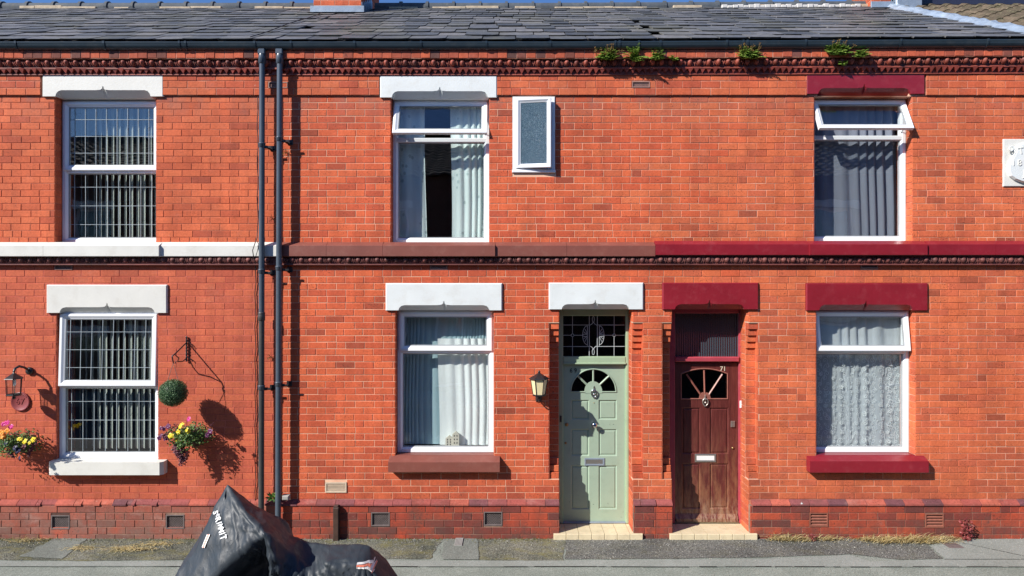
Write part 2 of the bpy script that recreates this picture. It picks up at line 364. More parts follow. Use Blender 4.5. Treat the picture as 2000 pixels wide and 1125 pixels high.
class MB:
    def __init__(s): s.v = []; s.f = []; s.sm = []
    def add(s, vs, fs, smooth=False):
        b = len(s.v); s.v += [tuple(p) for p in vs]
        for f in fs: s.f.append(tuple(b + i for i in f)); s.sm.append(smooth)
        return s
    def box(s, x0, x1, y0, y1, z0, z1, c=0.0):
        if c <= 0:
            vs = [(x, y, z) for x in (x0, x1) for y in (y0, y1) for z in (z0, z1)]
            return s.add(vs, [(0, 1, 3, 2), (4, 6, 7, 5), (0, 4, 5, 1), (2, 3, 7, 6), (0, 2, 6, 4), (1, 5, 7, 3)])
        vs = [(x0 + c, y0, z0 + c), (x1 - c, y0, z0 + c), (x1 - c, y0, z1 - c), (x0 + c, y0, z1 - c),
              (x0, y0 + c, z0), (x1, y0 + c, z0), (x1, y0 + c, z1), (x0, y0 + c, z1),
              (x0, y1, z0), (x1, y1, z0), (x1, y1, z1), (x0, y1, z1)]
        return s.add(vs, [(0, 1, 2, 3), (4, 5, 1, 0), (5, 6, 2, 1), (6, 7, 3, 2), (7, 4, 0, 3),
                          (8, 9, 5, 4), (9, 10, 6, 5), (10, 11, 7, 6), (11, 8, 4, 7), (11, 10, 9, 8)])
    def prism(s, poly, y0, y1, c=0.0):           # poly in (x, z), counter-clockwise seen from the front (-y)
        n = len(poly)
        vs = [(x, y0, z) for x, z in poly] + [(x, y1, z) for x, z in poly]
        fs = [tuple(range(n)), tuple(reversed(range(n, 2 * n)))]
        fs += [(i, n + i, n + (i + 1) % n, (i + 1) % n) for i in range(n)]
        return s.add(vs, fs)
    def extx(s, prof, x0, x1, caps=True, smooth=False):   # profile in (y, z) extruded along x
        n = len(prof)
        vs = [(x0, y, z) for y, z in prof] + [(x1, y, z) for y, z in prof]
        fs = [(i, (i + 1) % n, n + (i + 1) % n, n + i) for i in range(n)]
        s.add(vs, fs, smooth)
        if caps: s.add(vs, [tuple(reversed(range(n))), tuple(range(n, 2 * n))])
        return s
    def ring(s, x0, x1, z0, z1, prof, ):         # profile of (inset, y) swept round a rectangle with mitres
        k = len(prof); vs = []
        for (sx, sz) in ((0, 0), (1, 0), (1, 1), (0, 1)):
            for t, y in prof:
                vs.append((x0 + t if sx == 0 else x1 - t, y, z0 + t if sz == 0 else z1 - t))
        fs = []
        for c in range(4):
            for i in range(k - 1):
                a = c * k + i; b = ((c + 1) % 4) * k + i
                fs.append((a, b, b + 1, a + 1))
        return s.add(vs, fs)
    def tube(s, pts, r, n=8, smooth=True, cap=True):
        pts = [Vector(p) for p in pts]; m = len(pts); rs = r if isinstance(r, (list, tuple)) else [r] * m
        vs = []; up = Vector((0, 0, 1)); prev = None
        for i, p in enumerate(pts):
            t = (pts[min(i + 1, m - 1)] - pts[max(i - 1, 0)]).normalized()
            if prev is None:
                a = t.cross(up) if abs(t.dot(up)) < .9 else t.cross(Vector((1, 0, 0)))
            else: a = prev - t * prev.dot(t)
            a.normalize(); prev = a; b = t.cross(a)
            for k in range(n):
                an = 2 * math.pi * k / n
                vs.append(p + (a * math.cos(an) + b * math.sin(an)) * rs[i])
        fs = [(i * n + k, i * n + (k + 1) % n, (i + 1) * n + (k + 1) % n, (i + 1) * n + k) for i in range(m - 1) for k in range(n)]
        s.add(vs, fs, smooth)
        if cap: s.add(vs, [tuple(reversed(range(n))), tuple(range((m - 1) * n, m * n))])
        return s
    def lathe(s, prof, c, n=16, axis='z', smooth=True, a0=0, a1=2 * math.pi):
        vs = []; full = abs(a1 - a0 - 2 * math.pi) < 1e-6; m = n if full else n + 1
        for r, h in prof:
            for k in range(m):
                a = a0 + (a1 - a0) * k / n
                if axis == 'z': vs.append((c[0] + r * math.cos(a), c[1] + r * math.sin(a), c[2] + h))
                else: vs.append((c[0] + r * math.cos(a), c[1] - h, c[2] + r * math.sin(a)))
        fs = []
        for i in range(len(prof) - 1):
            for k in range(n):
                k2 = (k + 1) % m
                fs.append((i * m + k, i * m + k2, (i + 1) * m + k2, (i + 1) * m + k))
        return s.add(vs, fs, smooth)
    def leaf(s, p, d, nrm, L, w, bend=.2):
        d = d.normalized(); sd = d.cross(nrm)
        if sd.length < 1e-4: sd = d.cross(Vector((.3, .5, .8)))
        sd.normalize(); up = sd.cross(d)
        a = p; m1 = p + d * L * .45 + sd * w * .5 - up * w * .12; m2 = p + d * L * .45 - sd * w * .5 - up * w * .12
        c = p + d * L * .5; e = p + d * L - up * L * bend
        return s.add([a, m1, e, m2, c], [(0, 1, 4), (1, 2, 4), (2, 3, 4), (3, 0, 4)])
    def xf(s, fn, start=0):
        for i in range(start, len(s.v)): s.v[i] = tuple(fn(Vector(s.v[i])))
        return s
    def mesh(s, name, m, origin):
        me = bpy.data.meshes.new(name)
        me.from_pydata([tuple(Vector(p) - origin) for p in s.v], [], s.f)
        me.polygons.foreach_set('use_smooth', s.sm)
        if m: me.materials.append(m)
        me.update()
        return me
    def build(s, name, m, parent=None, origin=None):
        if origin is None:
            a = np.array(s.v); lo, hi = a.min(0), a.max(0)
            origin = Vector(((lo[0] + hi[0]) / 2, (lo[1] + hi[1]) / 2, lo[2]))
        origin = Vector(origin)
        o = bpy.data.objects.new(name, s.mesh(name, m, origin))
        COL.objects.link(o); o.parent = parent; o.location = origin - wl(parent); WL[o.name] = origin
        return o

def inst(name, me, loc, parent, rot=None, scale=None):
    o = bpy.data.objects.new(name, me); COL.objects.link(o); o.parent = parent
    o.location = Vector(loc) - wl(parent); WL[o.name] = Vector(loc)
    if rot: o.rotation_euler = rot
    if scale: o.scale = scale
    return o
def empty(name, loc, label, cat, group=None):
    o = bpy.data.objects.new(name, None); COL.objects.link(o); o.location = loc; WL[o.name] = Vector(loc)
    o.empty_display_size = .2
    return tag(o, label, cat, group)
def tag(o, label=None, cat=None, group=None, kind=None):
    if label: o['label'] = label
    if cat: o['category'] = cat
    if group: o['group'] = group
    if kind: o['kind'] = kind
    return o

# wall sheet with openings: front face, returns into the openings, back face
def sheet(mb, x0, x1, z0, z1, ops, y0, y1, back=True):
    xs = sorted({x0, x1, *[min(max(o[0], x0), x1) for o in ops], *[min(max(o[1], x0), x1) for o in ops]})
    zs = sorted({z0, z1, *[min(max(o[2], z0), z1) for o in ops], *[min(max(o[3], z0), z1) for o in ops]})
    def solid(i, j):
        if i < 0 or j < 0 or i >= len(xs) - 1 or j >= len(zs) - 1: return False
        cx, cz = (xs[i] + xs[i + 1]) / 2, (zs[j] + zs[j + 1]) / 2
        return not any(o[0] < cx < o[1] and o[2] < cz < o[3] for o in ops)
    for i in range(len(xs) - 1):
        for j in range(len(zs) - 1):
            if not solid(i, j): continue
            a, b, c, d = xs[i], xs[i + 1], zs[j], zs[j + 1]
            mb.add([(a, y0, c), (b, y0, c), (b, y0, d), (a, y0, d)], [(0, 1, 2, 3)])
            if back: mb.add([(a, y1, c), (b, y1, c), (b, y1, d), (a, y1, d)], [(3, 2, 1, 0)])
            if not solid(i - 1, j): mb.add([(a, y0, c), (a, y0, d), (a, y1, d), (a, y1, c)], [(0, 1, 2, 3)])
            if not solid(i + 1, j): mb.add([(b, y0, c), (b, y1, c), (b, y1, d), (b, y0, d)], [(0, 1, 2, 3)])
            if not solid(i, j - 1): mb.add([(a, y0, c), (a, y1, c), (b, y1, c), (b, y0, c)], [(0, 1, 2, 3)])
            if not solid(i, j + 1): mb.add([(a, y0, d), (b, y0, d), (b, y1, d), (a, y1, d)], [(0, 1, 2, 3)])
    return mb

# ------------------------------------------------------------------ bricks
BL, BH = 0.2315, 0.0806
def rows(x0, x1, z0, z1, h, y, mk, ops=(), L=BL, phase=0.0, gap=.006, header=False):
    out = []; n = max(1, round((z1 - z0) / h)); h = (z1 - z0) / n
    for i in range(n):
        za, zb = z0 + i * h, z0 + (i + 1) * h; zm = (za + zb) / 2
        LL = L / 2 if header else L
        off = phase + (i % 2) * LL / 2 + R.uniform(-.012, .012)
        k = math.floor((x0 - off) / LL); e = [x0]
        while True:
            k += 1; p = off + k * LL + R.uniform(-.004, .004)
            if p >= x1 - .02: break
            if p > x0 + .02: e.append(p)
            if not header and R.random() < .06 and p + LL / 2 < x1 - .03 and p > x0: e.append(p + LL / 2)
        e.append(x1)
        blk = sorted([(o[0], o[1]) for o in ops if o[2] - .012 < zm < o[3] + .012])
        for a, b in zip(e[:-1], e[1:]):
            segs = [(a, b)]
            for (p, q_) in blk:
                ns = []
                for (c, d) in segs:
                    if q_ <= c or p >= d: ns.append((c, d)); continue
                    if p > c: ns.append((c, p))
                    if q_ < d: ns.append((q_, d))
                segs = ns
            for (c, d) in segs:
                if d - c < .013: continue
                out.append(dict(x=(c + d) / 2, z=zm, w=d - c - gap, h=h - gap, y=y, m=mk, s=0, n=0))
    return out
_bm = {}
def brick_geo(mb, w, h, c=.0035, dep=.03):
    mb.box(-w / 2, w / 2, 0, dep, -h / 2, h / 2, c)
def brick_mesh(w, h, mk):
    k = (round(w, 3), round(h, 3), mk)
    if k not in _bm:
        b = MB(); brick_geo(b, k[0], k[1]); _bm[k] = b.mesh('brick', mat[mk], Vector((0, 0, 0)))
    return _bm[k]
def lay(bricks, house, parent, nmax=300):
    def key(b):
        big = b['w'] > .19 and b['h'] > .05
        return (0 if big else 1, b['x'] ** 2 + (b['z'] - CZ) ** 2 + (D + b['y']) ** 2)
    bricks.sort(key=key)
    for b in bricks[:nmax]:
        o = inst('brick', brick_mesh(b['w'], b['h'], b['m']), (b['x'], b['y'] + R.uniform(-.0012, .0012), b['z'] + R.uniform(-.001, .001)), parent,
                 (R.uniform(-.004, .004), R.uniform(-.003, .003), b.get('rz', 0) + R.uniform(-.003, .003)))
    rest = {}
    for b in bricks[nmax:]: rest.setdefault(b['m'], []).append(b)
    mb_all = MB(); mats = []; idx = []
    for mk, lst in rest.items():
        mi = len(mats); mats.append(mat[mk])
        for b in lst:
            st = len(mb_all.v); nf = len(mb_all.f)
            brick_geo(mb_all, b['w'], b['h'], dep=b.get('dep', .03))
            rz = b.get('rz', 0) + R.uniform(-.003, .003); rx = R.uniform(-.004, .004)
            ca, sa = math.cos(rz), math.sin(rz); ox, oy, oz = b['x'], b['y'] + R.uniform(-.0012, .0012), b['z'] + R.uniform(-.001, .001)
            for i in range(st, len(mb_all.v)):
                x, y, z = mb_all.v[i]; y += z * rx
                mb_all.v[i] = (ox + x * ca - y * sa, oy + x * sa + y * ca, oz + z)
            idx += [mi] * (len(mb_all.f) - nf)
    if mb_all.v:
        o = mb_all.build('brickwork', None, parent)
        for m_ in mats: o.data.materials.append(m_)
        o.data.polygons.foreach_set('material_index', idx)
        o['kind'] = 'stuff'
# ------------------------------------------------------------------ ground
def slab(name, pts, z, m, kind='structure', parent=None, jag=0.0, n=8):
    P = []
    for i, p in enumerate(pts):
        q = pts[(i + 1) % len(pts)]
        for k in range(n if jag else 1):
            t = k / (n if jag else 1)
            P.append((p[0] + (q[0] - p[0]) * t + (R.uniform(-jag, jag)), p[1] + (q[1] - p[1]) * t + R.uniform(-jag, jag) * .6))
    mb = MB(); mb.add([(x, y, z) for x, y in P], [tuple(range(len(P)))])
    o = mb.build(name, m, parent, Vector((P[0][0], P[0][1], z))); o['kind'] = kind
    return o
GZ = 0.0
slab('ground', [(-150, -150), (150, -150), (150, 150), (-150, 150)], -.13, mat['road'])
slab('road', [(-40, -9.4), (40, -9.4), (40, -1.75), (-40, -1.75)], -.115, mat['road'])
pb = MB(); pb.box(-40, 40, -1.62, .30, -.12, 0); o = pb.build('pavement', mat['asph'], None, (0, 0, 0)); o['kind'] = 'structure'
pb = MB(); pb.box(-40, 40, -11.5, -9.5, -.12, 0); o = pb.build('far_pavement', mat['asph'], None, (0, -10, 0)); o['kind'] = 'structure'
kb = MB()
for i in range(34):
    kb.box(-15.5 + i * .92, -15.5 + i * .92 + .914, -1.75, -1.622, -.12, .004, .012)
o = kb.build('kerb', mat['kerb'], None); o['kind'] = 'structure'
def gy(v): return 4046.4 / (v - 562.5) - D          # distance along the pavement, from the wall, of a surveyed ground line
def gp(u, v): y = gy(v); return (fx(u, y), y)
slab('worn_tarmac_strip', [(-6.9, -.02), (gp(180, 1092)[0] - 1.6, gy(1093)), gp(150, 1096), gp(360, 1094), gp(620, 1092), gp(840, 1093), gp(862, 1056)], .004, mat['asphrough'], jag=.016)
slab('worn_tarmac_strip', [gp(932, 1052), gp(936, 1094), gp(1100, 1096), gp(1104, 1052)], .004, mat['asphrough'], jag=.014)
slab('gravelly_tarmac_strip', [gp(1104, 1051), gp(1104, 1093), gp(1300, 1092), gp(1500, 1089), gp(1660, 1083), gp(1760, 1094), gp(1842, 1092), gp(1812, 1066), (fx(1830), -.02), (fx(1104), -.02)], .005, mat['asphdark'], jag=.012)
slab('smooth_tarmac_strip', [(-7.5, gy(1107)), (7.5, gy(1108.5)), (7.5, gy(1094)), gp(1850, 1094), gp(1700, 1098), gp(1660, 1085), gp(1500, 1093), gp(1104, 1096), gp(150, 1098), (-7.5, gy(1096))], .008, mat['asphpatch'], jag=.008, n=14)
slab('smooth_tarmac_trench', [gp(38, 1088), gp(108, 1052), gp(172, 1052), gp(122, 1093)], .009, mat['asphmid'], jag=.02)
slab('smooth_tarmac_trench', [gp(864, 1094), gp(866, 1054), gp(932, 1053), gp(936, 1094)], .009, mat['asphmid'], jag=.010)
slab('smooth_tarmac_trench', [gp(1845, 1093), gp(1815, 1066), gp(1870, 1054), gp(2080, 1054), gp(2080, 1093)], .009, mat['asphpatch'], jag=.012)
# the long crack in the tarmac: irregular flat dark strips, coloured to look sunk
mb = MB()
x = -7.0
while x < 7:
    L_ = R.uniform(.04, .35); y = gy(1108.5) + .006 * math.sin(x * 3)
    w = R.uniform(.002, .006)
    mb.add([(x, y - w, .0125), (x + L_, y - w * R.uniform(.4, 1), .0125), (x + L_, y + w, .0125), (x, y + w, .0125)], [(0, 1, 2, 3)])
    x += L_ + (R.uniform(0, .12) if R.random() < .5 else 0)
for a, b in [((38, 1090), (110, 1053)), ((122, 1093), (165, 1064)), ((1812, 1066), (1842, 1092)), ((1880, 1062), (2010, 1090)), ((936, 1094), (932, 1056))]:
    p, q_ = gp(*a), gp(*b)
    for k in range(9):
        t0, t1 = k / 9, (k + .9) / 9; w = R.uniform(.003, .008)
        mb.add([(p[0] + (q_[0] - p[0]) * t0, p[1] + (q_[1] - p[1]) * t0 - w, .0125), (p[0] + (q_[0] - p[0]) * t1, p[1] + (q_[1] - p[1]) * t1 - w, .0125),
                (p[0] + (q_[0] - p[0]) * t1, p[1] + (q_[1] - p[1]) * t1 + w, .0125), (p[0] + (q_[0] - p[0]) * t0, p[1] + (q_[1] - p[1]) * t0 + w, .0125)], [(0, 1, 2, 3)])
mb.build('tarmac_joint_lines', mat['dark'], None)['kind'] = 'structure'
# chippings and litter on the pavement
mb = MB()
for i in range(2600):
    x = R.uniform(-6.6, 6.6); y = -abs(R.gauss(0, .35)) - .02
    if y < -1.5: continue
    s_ = R.uniform(.003, .008)
    a = R.uniform(0, 6.28)
    vs = [(x + s_ * math.cos(a + k * 2.1), y + s_ * math.sin(a + k * 2.1), .006) for k in range(3)] + [(x, y, .010 + s_ * .9)]
    mb.add(vs, [(0, 1, 3), (1, 2, 3), (2, 0, 3)])
tag(mb.build('chippings', mat['pebble'], None), 'loose grey chippings scattered over the pavement by the wall', 'chippings', kind='stuff')

# ------------------------------------------------------------------ houses
ZB = 0.0
H = {}
def mkhouse(k, x, label):
    H[k] = empty('terraced_house', (x, .2, 0), label, 'house', 'terraced houses in one brick row')
mkhouse(1, fx(272), 'terraced house with cream painted lintels and leaded windows, left of both downpipes')
mkhouse(2, fx(912), 'terraced house with white lintels, sage green door and brown painted sill band')
mkhouse(3, fx(1650), 'terraced house with crimson lintels and dark red wooden door')
XB = {1: (-7.4, fx(545)), 2: (fx(545), fx(1280)), 3: (fx(1280), 6.44)}
WIN = {  # facade-plane openings: x0, x1, z0, z1
    '1u': (107, 305, 190, 475), '1l': (110, 309, 609, 898),
    '2u': (763, 956, 190, 475), '2l': (772, 965, 605, 890), '2s': (1001, 1084, 189, 337),
    '3u': (1590, 1782, 188, 472), '3l': (1594, 1788, 605, 890),
    '2d': (1092, 1236, 603, 1046), '3d': (1312, 1462, 603, 1046)}
OP = {k: (fx(a), fx(b), fz(d), fz(c)) for k, (a, b, c, d) in WIN.items()}
SPL = .12
LIN = [(1, 82, 319, 145, 188, 108, 294, 176, 'cream'), (1, 90, 326, 556, 611, 116, 302, 600, 'cream'),
       (2, 742, 971, 147, 190, 765, 953, 178, 'white'), (2, 753, 981, 553, 606, 778, 956, 596, 'white'), (2, 1072, 1257, 552, 604, 1097, 1229, 594, 'white'),
       (3, 1575, 1807, 140, 183, 1598, 1779, 172, 'crimson'), (3, 1294, 1482, 552, 604, 1318, 1454, 594, 'crimson'), (3, 1575, 1813, 553, 606, 1600, 1784, 595, 'crimson')]
SMALLV = {1: [(543, 166, .235, .072, -.026), (124, 522, .215, .060, 0)], 2: [(1252, 165, .215, .074, -.026), (857, 520, .205, .062, 0), (656, 952, .26, .125, 0)], 3: [(1698, 519, .205, .062, 0)]}
dz0, dz1 = fz(936), fz(631)
for k, (a, b) in {'2d': (1072, 1256), '3d': (1293, 1481)}.items():
    OP[k + 's'] = (fx(a), fx(b), dz0, dz1)
zfr0, zfr1 = fz(187), fz(144, -.025)      # frieze
zu0, zu1 = fz(474), fz(187)               # upper wall
zl0, zl1 = fz(975), fz(502)               # lower wall
zp0, zp1 = -.03, fz(988, -.05)            # plinth
hk = {1: '1', 2: '2', 3: '3'}
BR_ = {1: [], 2: [], 3: []}
for k in (1, 2, 3):
    xa, xb = XB[k]
    ops = [OP[q_] for q_ in OP if q_[0] == str(k)]
    h = H[k]
    lfull = [(fx(l_[1], -.028) + .004, fx(l_[2], -.028) - .004, fz(l_[4], -.028), fz(l_[3], -.028) - .004) for l_ in LIN if l_[0] == k]
    lcut = [(fx(l_[5], -.028) + .004, fx(l_[6], -.028) - .004, fz(l_[4], -.028) - .02, fz(l_[7], -.028) + .055) for l_ in LIN if l_[0] == k]
    smv = [(fx(u, y) - w / 2 - .003, fx(u, y) + w / 2 + .003, fz(v, y) - hh / 2 - .003, fz(v, y) + hh / 2 + .003) for (u, v, w, hh, y) in SMALLV[k]]
    # wall bodies (mortar faces) -------------------------------------------------
    mU = {1: 'm1u', 2: 'm2', 3: 'm3'}[k]; mL = {1: 'm1l', 2: 'm2', 3: 'm3'}[k]
    bu = {1: 'b1u', 2: 'b2', 3: 'b3'}[k]; bl_ = {1: 'b1l', 2: 'b2', 3: 'b3'}[k]
    sheet(MB(), xa, xb, fz(488), zu1 + .5, ops + lcut + smv, .0045, .36).build('upper_wall', mat[mU], h)
    sheet(MB(), xa, xb, .0, fz(488) - .001, ops + lcut + smv, .0045 if k > 1 else .003, .36).build('lower_wall', mat[mL], h)
    # upper wall bricks: stretchers then one header course on the band
    zt = fz(463.5)
    B = rows(xa, xb, zt, zu1, BH, 0, bu, ops + lfull, phase=.03 * k)
    B += rows(xa, xb, zu0, zt, BH, 0, bu, ops, header=True)
    B += rows(xa, xb, zl0, zl1, BH, 0, bl_, ops + lfull + smv, phase=.08 * k)
    # frieze, 25 mm proud
    lx = {1: (82, 319), 2: (742, 971), 3: (1575, 1807)}[k]
    lin = (fx(lx[0]), fx(lx[1]), zfr0 - .05, zfr1 + .5)
    B += rows(xa, xb, zfr0, zfr1, .089, -.025, 'bfr', [lin] + smv, phase=.1)
    for (p_, q_) in ((xa, lin[0]), (lin[1], xb)): sheet(MB(), p_, q_, zfr0 + .002, zfr1 + .02, smv, -.021, .004).build('frieze', mat['mf'], h)
    # plinth, 50 mm proud, with door gaps
    dop = [OP[q_] for q_ in ('2d', '3d') if q_[0] == str(k)]
    dop = [(o_[0], o_[1], -1, 2) for o_ in dop]
    vents = {1: [(118, 1020), (342, 1019)], 2: [(743, 1014), (963, 1013)], 3: [(1599, 1015), (1825, 1017)]}[k]
    vop = [(fx(u - 18, -.05), fx(u + 18, -.05), fz(v + 13.5, -.05), fz(v - 13.5, -.05)) for u, v in vents]
    pl = {1: 'bp1', 2: 'bp2', 3: 'bp2'}[k]
    B += rows(xa, xb, zp0, zp1, .079, -.05, pl, dop + vop, phase=.05 * k)
    cuts = [xa] + [c for o_ in dop for c in (o_[0], o_[1])] + [xb]
    for (p_, q_) in zip(cuts[::2], cuts[1::2]): sheet(MB(), p_, q_, -.04, zp1 + .004, vop, -.045, .004).build('plinth', mat['mp'], h)
    # returns of the window reveals and the splayed door jambs
    for q_, o_ in [(q_, OP[q_]) for q_ in OP if q_[0] == str(k)]:
        if q_.endswith('s'): continue
        nrow = int((o_[3] - o_[2]) / BH)
        for i in range(nrow + 1):
            z = o_[3] - (i + .5) * BH
            if z < o_[2] + .02: continue
            door = q_.endswith('d')
            dep = .125 if not door else .295
            if door and dz0 < z < dz1:
                ystart, ww = SPL, dep - SPL
            else: ystart, ww = 0.0, dep
            if q_ == '2s': continue
            mk = bl_ if z < 2.9 else bu
            if door and z < zp1 + .08: mk = 'bfr'
            for sx, xx in ((1, o_[0]), (-1, o_[1])):
                B.append(dict(x=xx + sx * .0045, z=z, w=ww - .006, h=BH - .006, y=ystart + ww / 2, m=mk, rz=sx * math.pi / 2, dep=.006))
    BR_[k] = B
    # splayed jambs
    if k in (2, 3):
        o_ = OP[f'{k}d']; s_ = OP[f'{k}ds']
        n = round((dz1 - dz0) / BH); hh = (dz1 - dz0) / n
        for side in (0, 1):
            xo, xi = (s_[0], o_[0]) if side == 0 else (s_[1], o_[1])
            a_, b_ = min(xo, xi), max(xo, xi)
            core = MB()
            core.add([(a_, .122, dz0), (b_, .122, dz0), (b_, .122, dz1), (a_, .122, dz1)], [(0, 1, 2, 3)])
            core.add([(xi, .122, dz0), (xi, .36, dz0), (xi, .36, dz1), (xi, .122, dz1)], [(0, 1, 2, 3)])
            core.build('door_jamb', mat[mL], h)
            for i in range(n):                           # square rebate whose courses step back, at the head and at the foot
                z0_, z1_ = dz0 + i * hh + .003, dz0 + (i + 1) * hh - .003
                top = n - 1 - i; y_ = .117
                if top < 4: y_ = (.018, .044, .068, .092)[top]
                if i < 3: y_ = (.022, .048, .078)[i]
                m_ = MB(); m_.box(a_ + .003, b_ - .001 if side == 0 else b_ - .003, y_ + R.uniform(-.001, .001), .135, z0_, z1_, .003)
                m_.box(xo - .0045 if side == 1 else xo, xo if side == 1 else xo + .0045, .002, y_ - .002, z0_, z1_)
                m_.build('jamb_brick', mat[bl_ if R.random() < .8 else 'bfr'], h)
# the bond runs on unbroken from the second house into the third: bricks that meet at the party line are keyed in
def keyed(z, kind):
    return kind in ('b2', 'b3')
bx = XB[2][1]
for ka in (2, 3):
    for b in BR_[ka]:
        if b['m'] in ('b2', 'b3') and not b.get('rz'):
            if R.random() < min(1, max(0, .5 + (b['x'] - bx) / 2.2)): b['m'] = 'b3'
            else: b['m'] = 'b2'
byrow = {}
for b in BR_[2]:
    if b['m'] in ('b2', 'b3') and not b.get('rz') and abs(b['x'] + b['w'] / 2 - bx) < .006: byrow.setdefault(round(b['z'], 2), []).append(b)
kill = []
for b in BR_[3]:
    if b['m'] in ('b2', 'b3') and not b.get('rz') and abs(b['x'] - b['w'] / 2 - bx) < .006:
        a = byrow.get(round(b['z'], 2))
        if a:
            a = a[0]; tot = a['w'] + b['w']
            if tot < .30:                               # two closers make one brick
                x0_ = a['x'] - a['w'] / 2; a['w'] = tot + .006; a['x'] = x0_ + a['w'] / 2; kill.append(id(b))
            else:                                       # shift the joint off the party line
                x0_, x1_ = a['x'] - a['w'] / 2, b['x'] + b['w'] / 2; j_ = x0_ + (x1_ - x0_) * R.uniform(.42, .58)
                a['w'] = j_ - .003 - x0_; a['x'] = x0_ + a['w'] / 2; b['w'] = x1_ - j_ - .003; b['x'] = x1_ - b['w'] / 2
BR_[3] = [b for b in BR_[3] if id(b) not in kill]
for k in (1, 2, 3): lay(BR_[k], k, H[k])
# the plinth cap: sloping special bricks, each its own piece
capm = {}
for k in (1, 2, 3):
    xa, xb = XB[k]
    zc1, zc0 = fz(975), zp1
    x = xa + .005
    while x < xb - .04:
        w = min(.2315, xb - x)
        seg = [(x, x + w)]
        for q_ in ('2d', '3d'):
            o_ = OP[q_]; ns = []
            for (c, d) in seg:
                if o_[1] <= c or o_[0] >= d: ns.append((c, d)); continue
                if o_[0] > c: ns.append((c, o_[0]))
                if o_[1] < d: ns.append((o_[1], d))
            seg = ns
        for (c, d) in seg:
            if d - c < .03: continue
            kk = round(d - c, 3)
            chip = k == 1 and R.random() < .55
            if (kk, chip) not in capm or chip:
                m_ = MB(); hh = zc1 - zc0; ww = kk - .005
                cut = R.uniform(.2, .8) if chip else 0
                prof = lambda f: [(-.062 * f - .0, .0), (-.062 * f, .018), (-.004, hh - .004), (.01, hh - .004), (.01, 0)]
                if chip:
                    xm = -ww / 2 + ww * cut
                    m_.extx(prof(1), -ww / 2, xm - .012); m_.extx(prof(.72), xm - .012, ww / 2)
                else: m_.extx(prof(1), -ww / 2, ww / 2)
                me = m_.mesh('plinth_cap_brick', mat['cap'], Vector((0, 0, 0)))
                capm[(kk, chip)] = me
            me = capm[(kk, chip)]
            inst('plinth_cap_brick', me, ((c + d) / 2, -.001 + R.uniform(-.002, .001), zc0 + .003 + R.uniform(-.0015, .0015)), H[k], (0, R.uniform(-.006, .006), R.uniform(-.008, .008)))
        x += w

# vents ------------------------------------------------------------------
def lattice_vent(u, v, w, h, k, y=-.05, m_='vent', frame=.012, pitch=.021, rec=.018):
    x0, x1, z0, z1 = fx(u, y) - w / 2, fx(u, y) + w / 2, fz(v, y) - h / 2, fz(v, y) + h / 2
    mb = MB()
    mb.ring(x0, x1, z0, z1, [(0, y + .03), (0, y - .004), (frame, y - .004), (frame, y + rec)])
    o = mb.build('air_vent', mat[m_], H[k])
    bk = MB(); bk.box(x0, x1, y + .032, y + .036, z0, z1); bk.build('vent_back', mat['dark'], o)
    g = MB(); a0, a1, b0, b1 = x0 + frame, x1 - frame, z0 + frame, z1 - frame; t = .0035
    for sgn in (1, -1):
        c = -(b1 - b0)
        while c < (a1 - a0):
            pts = []
            if sgn == 1: f_ = lambda s_: (a0 + c + s_, b0 + s_)
            else: f_ = lambda s_: (a0 + c + s_, b1 - s_)
            s0, s1 = max(0, -c), min(b1 - b0, a1 - a0 - c)
            if s1 - s0 > .004:
                p, q_ = f_(s0), f_(s1)
                dx, dz = (t, -t * sgn)
                yy = y + rec - (.004 if sgn == 1 else .002)
                g.add([(p[0] - dx / 2, yy, p[1] - dz / 2), (q_[0] - dx / 2, yy, q_[1] - dz / 2), (q_[0] + dx / 2, yy, q_[1] + dz / 2), (p[0] + dx / 2, yy, p[1] + dz / 2)], [(0, 1, 2, 3)])
            c += pitch
    g.build('lattice', mat[m_], o)
def louvre_vent(u, v, w, h, k, y, m_, n, frame=.012):
    x0, x1, z0, z1 = fx(u, y) - w / 2, fx(u, y) + w / 2, fz(v, y) - h / 2, fz(v, y) + h / 2
    mb = MB(); mb.ring(x0, x1, z0, z1, [(0, y + .03), (0, y - .006), (frame, y - .006), (frame, y + .02)])
    o = mb.build('air_vent', mat[m_], H[k])
    bk = MB(); bk.box(x0, x1, y + .032, y + .036, z0, z1); bk.build('vent_back', mat['dark'], o)
    hh = (z1 - z0 - 2 * frame) / n
    for i in range(n):
        z = z0 + frame + i * hh
        s_ = MB(); s_.extx([(y - .002, z + .001), (y - .002, z + .005), (y + .022, z + hh * .85), (y + .022, z + hh * .7)], x0 + frame, x1 - frame)
        s_.build('louvre', mat[m_], o)
for k, L_ in {1: [(118, 1020), (342, 1019)], 2: [(743, 1014), (963, 1013)]}.items():
    for u, v in L_: lattice_vent(u, v, .224, .168, k)
for u, v in [(1599, 1015), (1825, 1017)]: louvre_vent(u, v, .224, .168, 3, -.05, 'vent2', 4)
louvre_vent(656, 952, .26, .125, 2, -.004, 'vent3', 6, .016)
lattice_vent(543, 166, .235, .072, 1, -.026, 'vent4', .010, .014, .012)
lattice_vent(1252, 165, .215, .074, 2, -.026, 'vent4', .010, .014, .012)
lattice_vent(124, 522, .215, .060, 1, -.002, 'vent4', .010, .014, .012)
lattice_vent(857, 520, .205, .062, 2, -.002, 'vent4', .010, .014, .012)
lattice_vent(1698, 519, .205, .062, 3, -.002, 'vent4', .010, .014, .012)

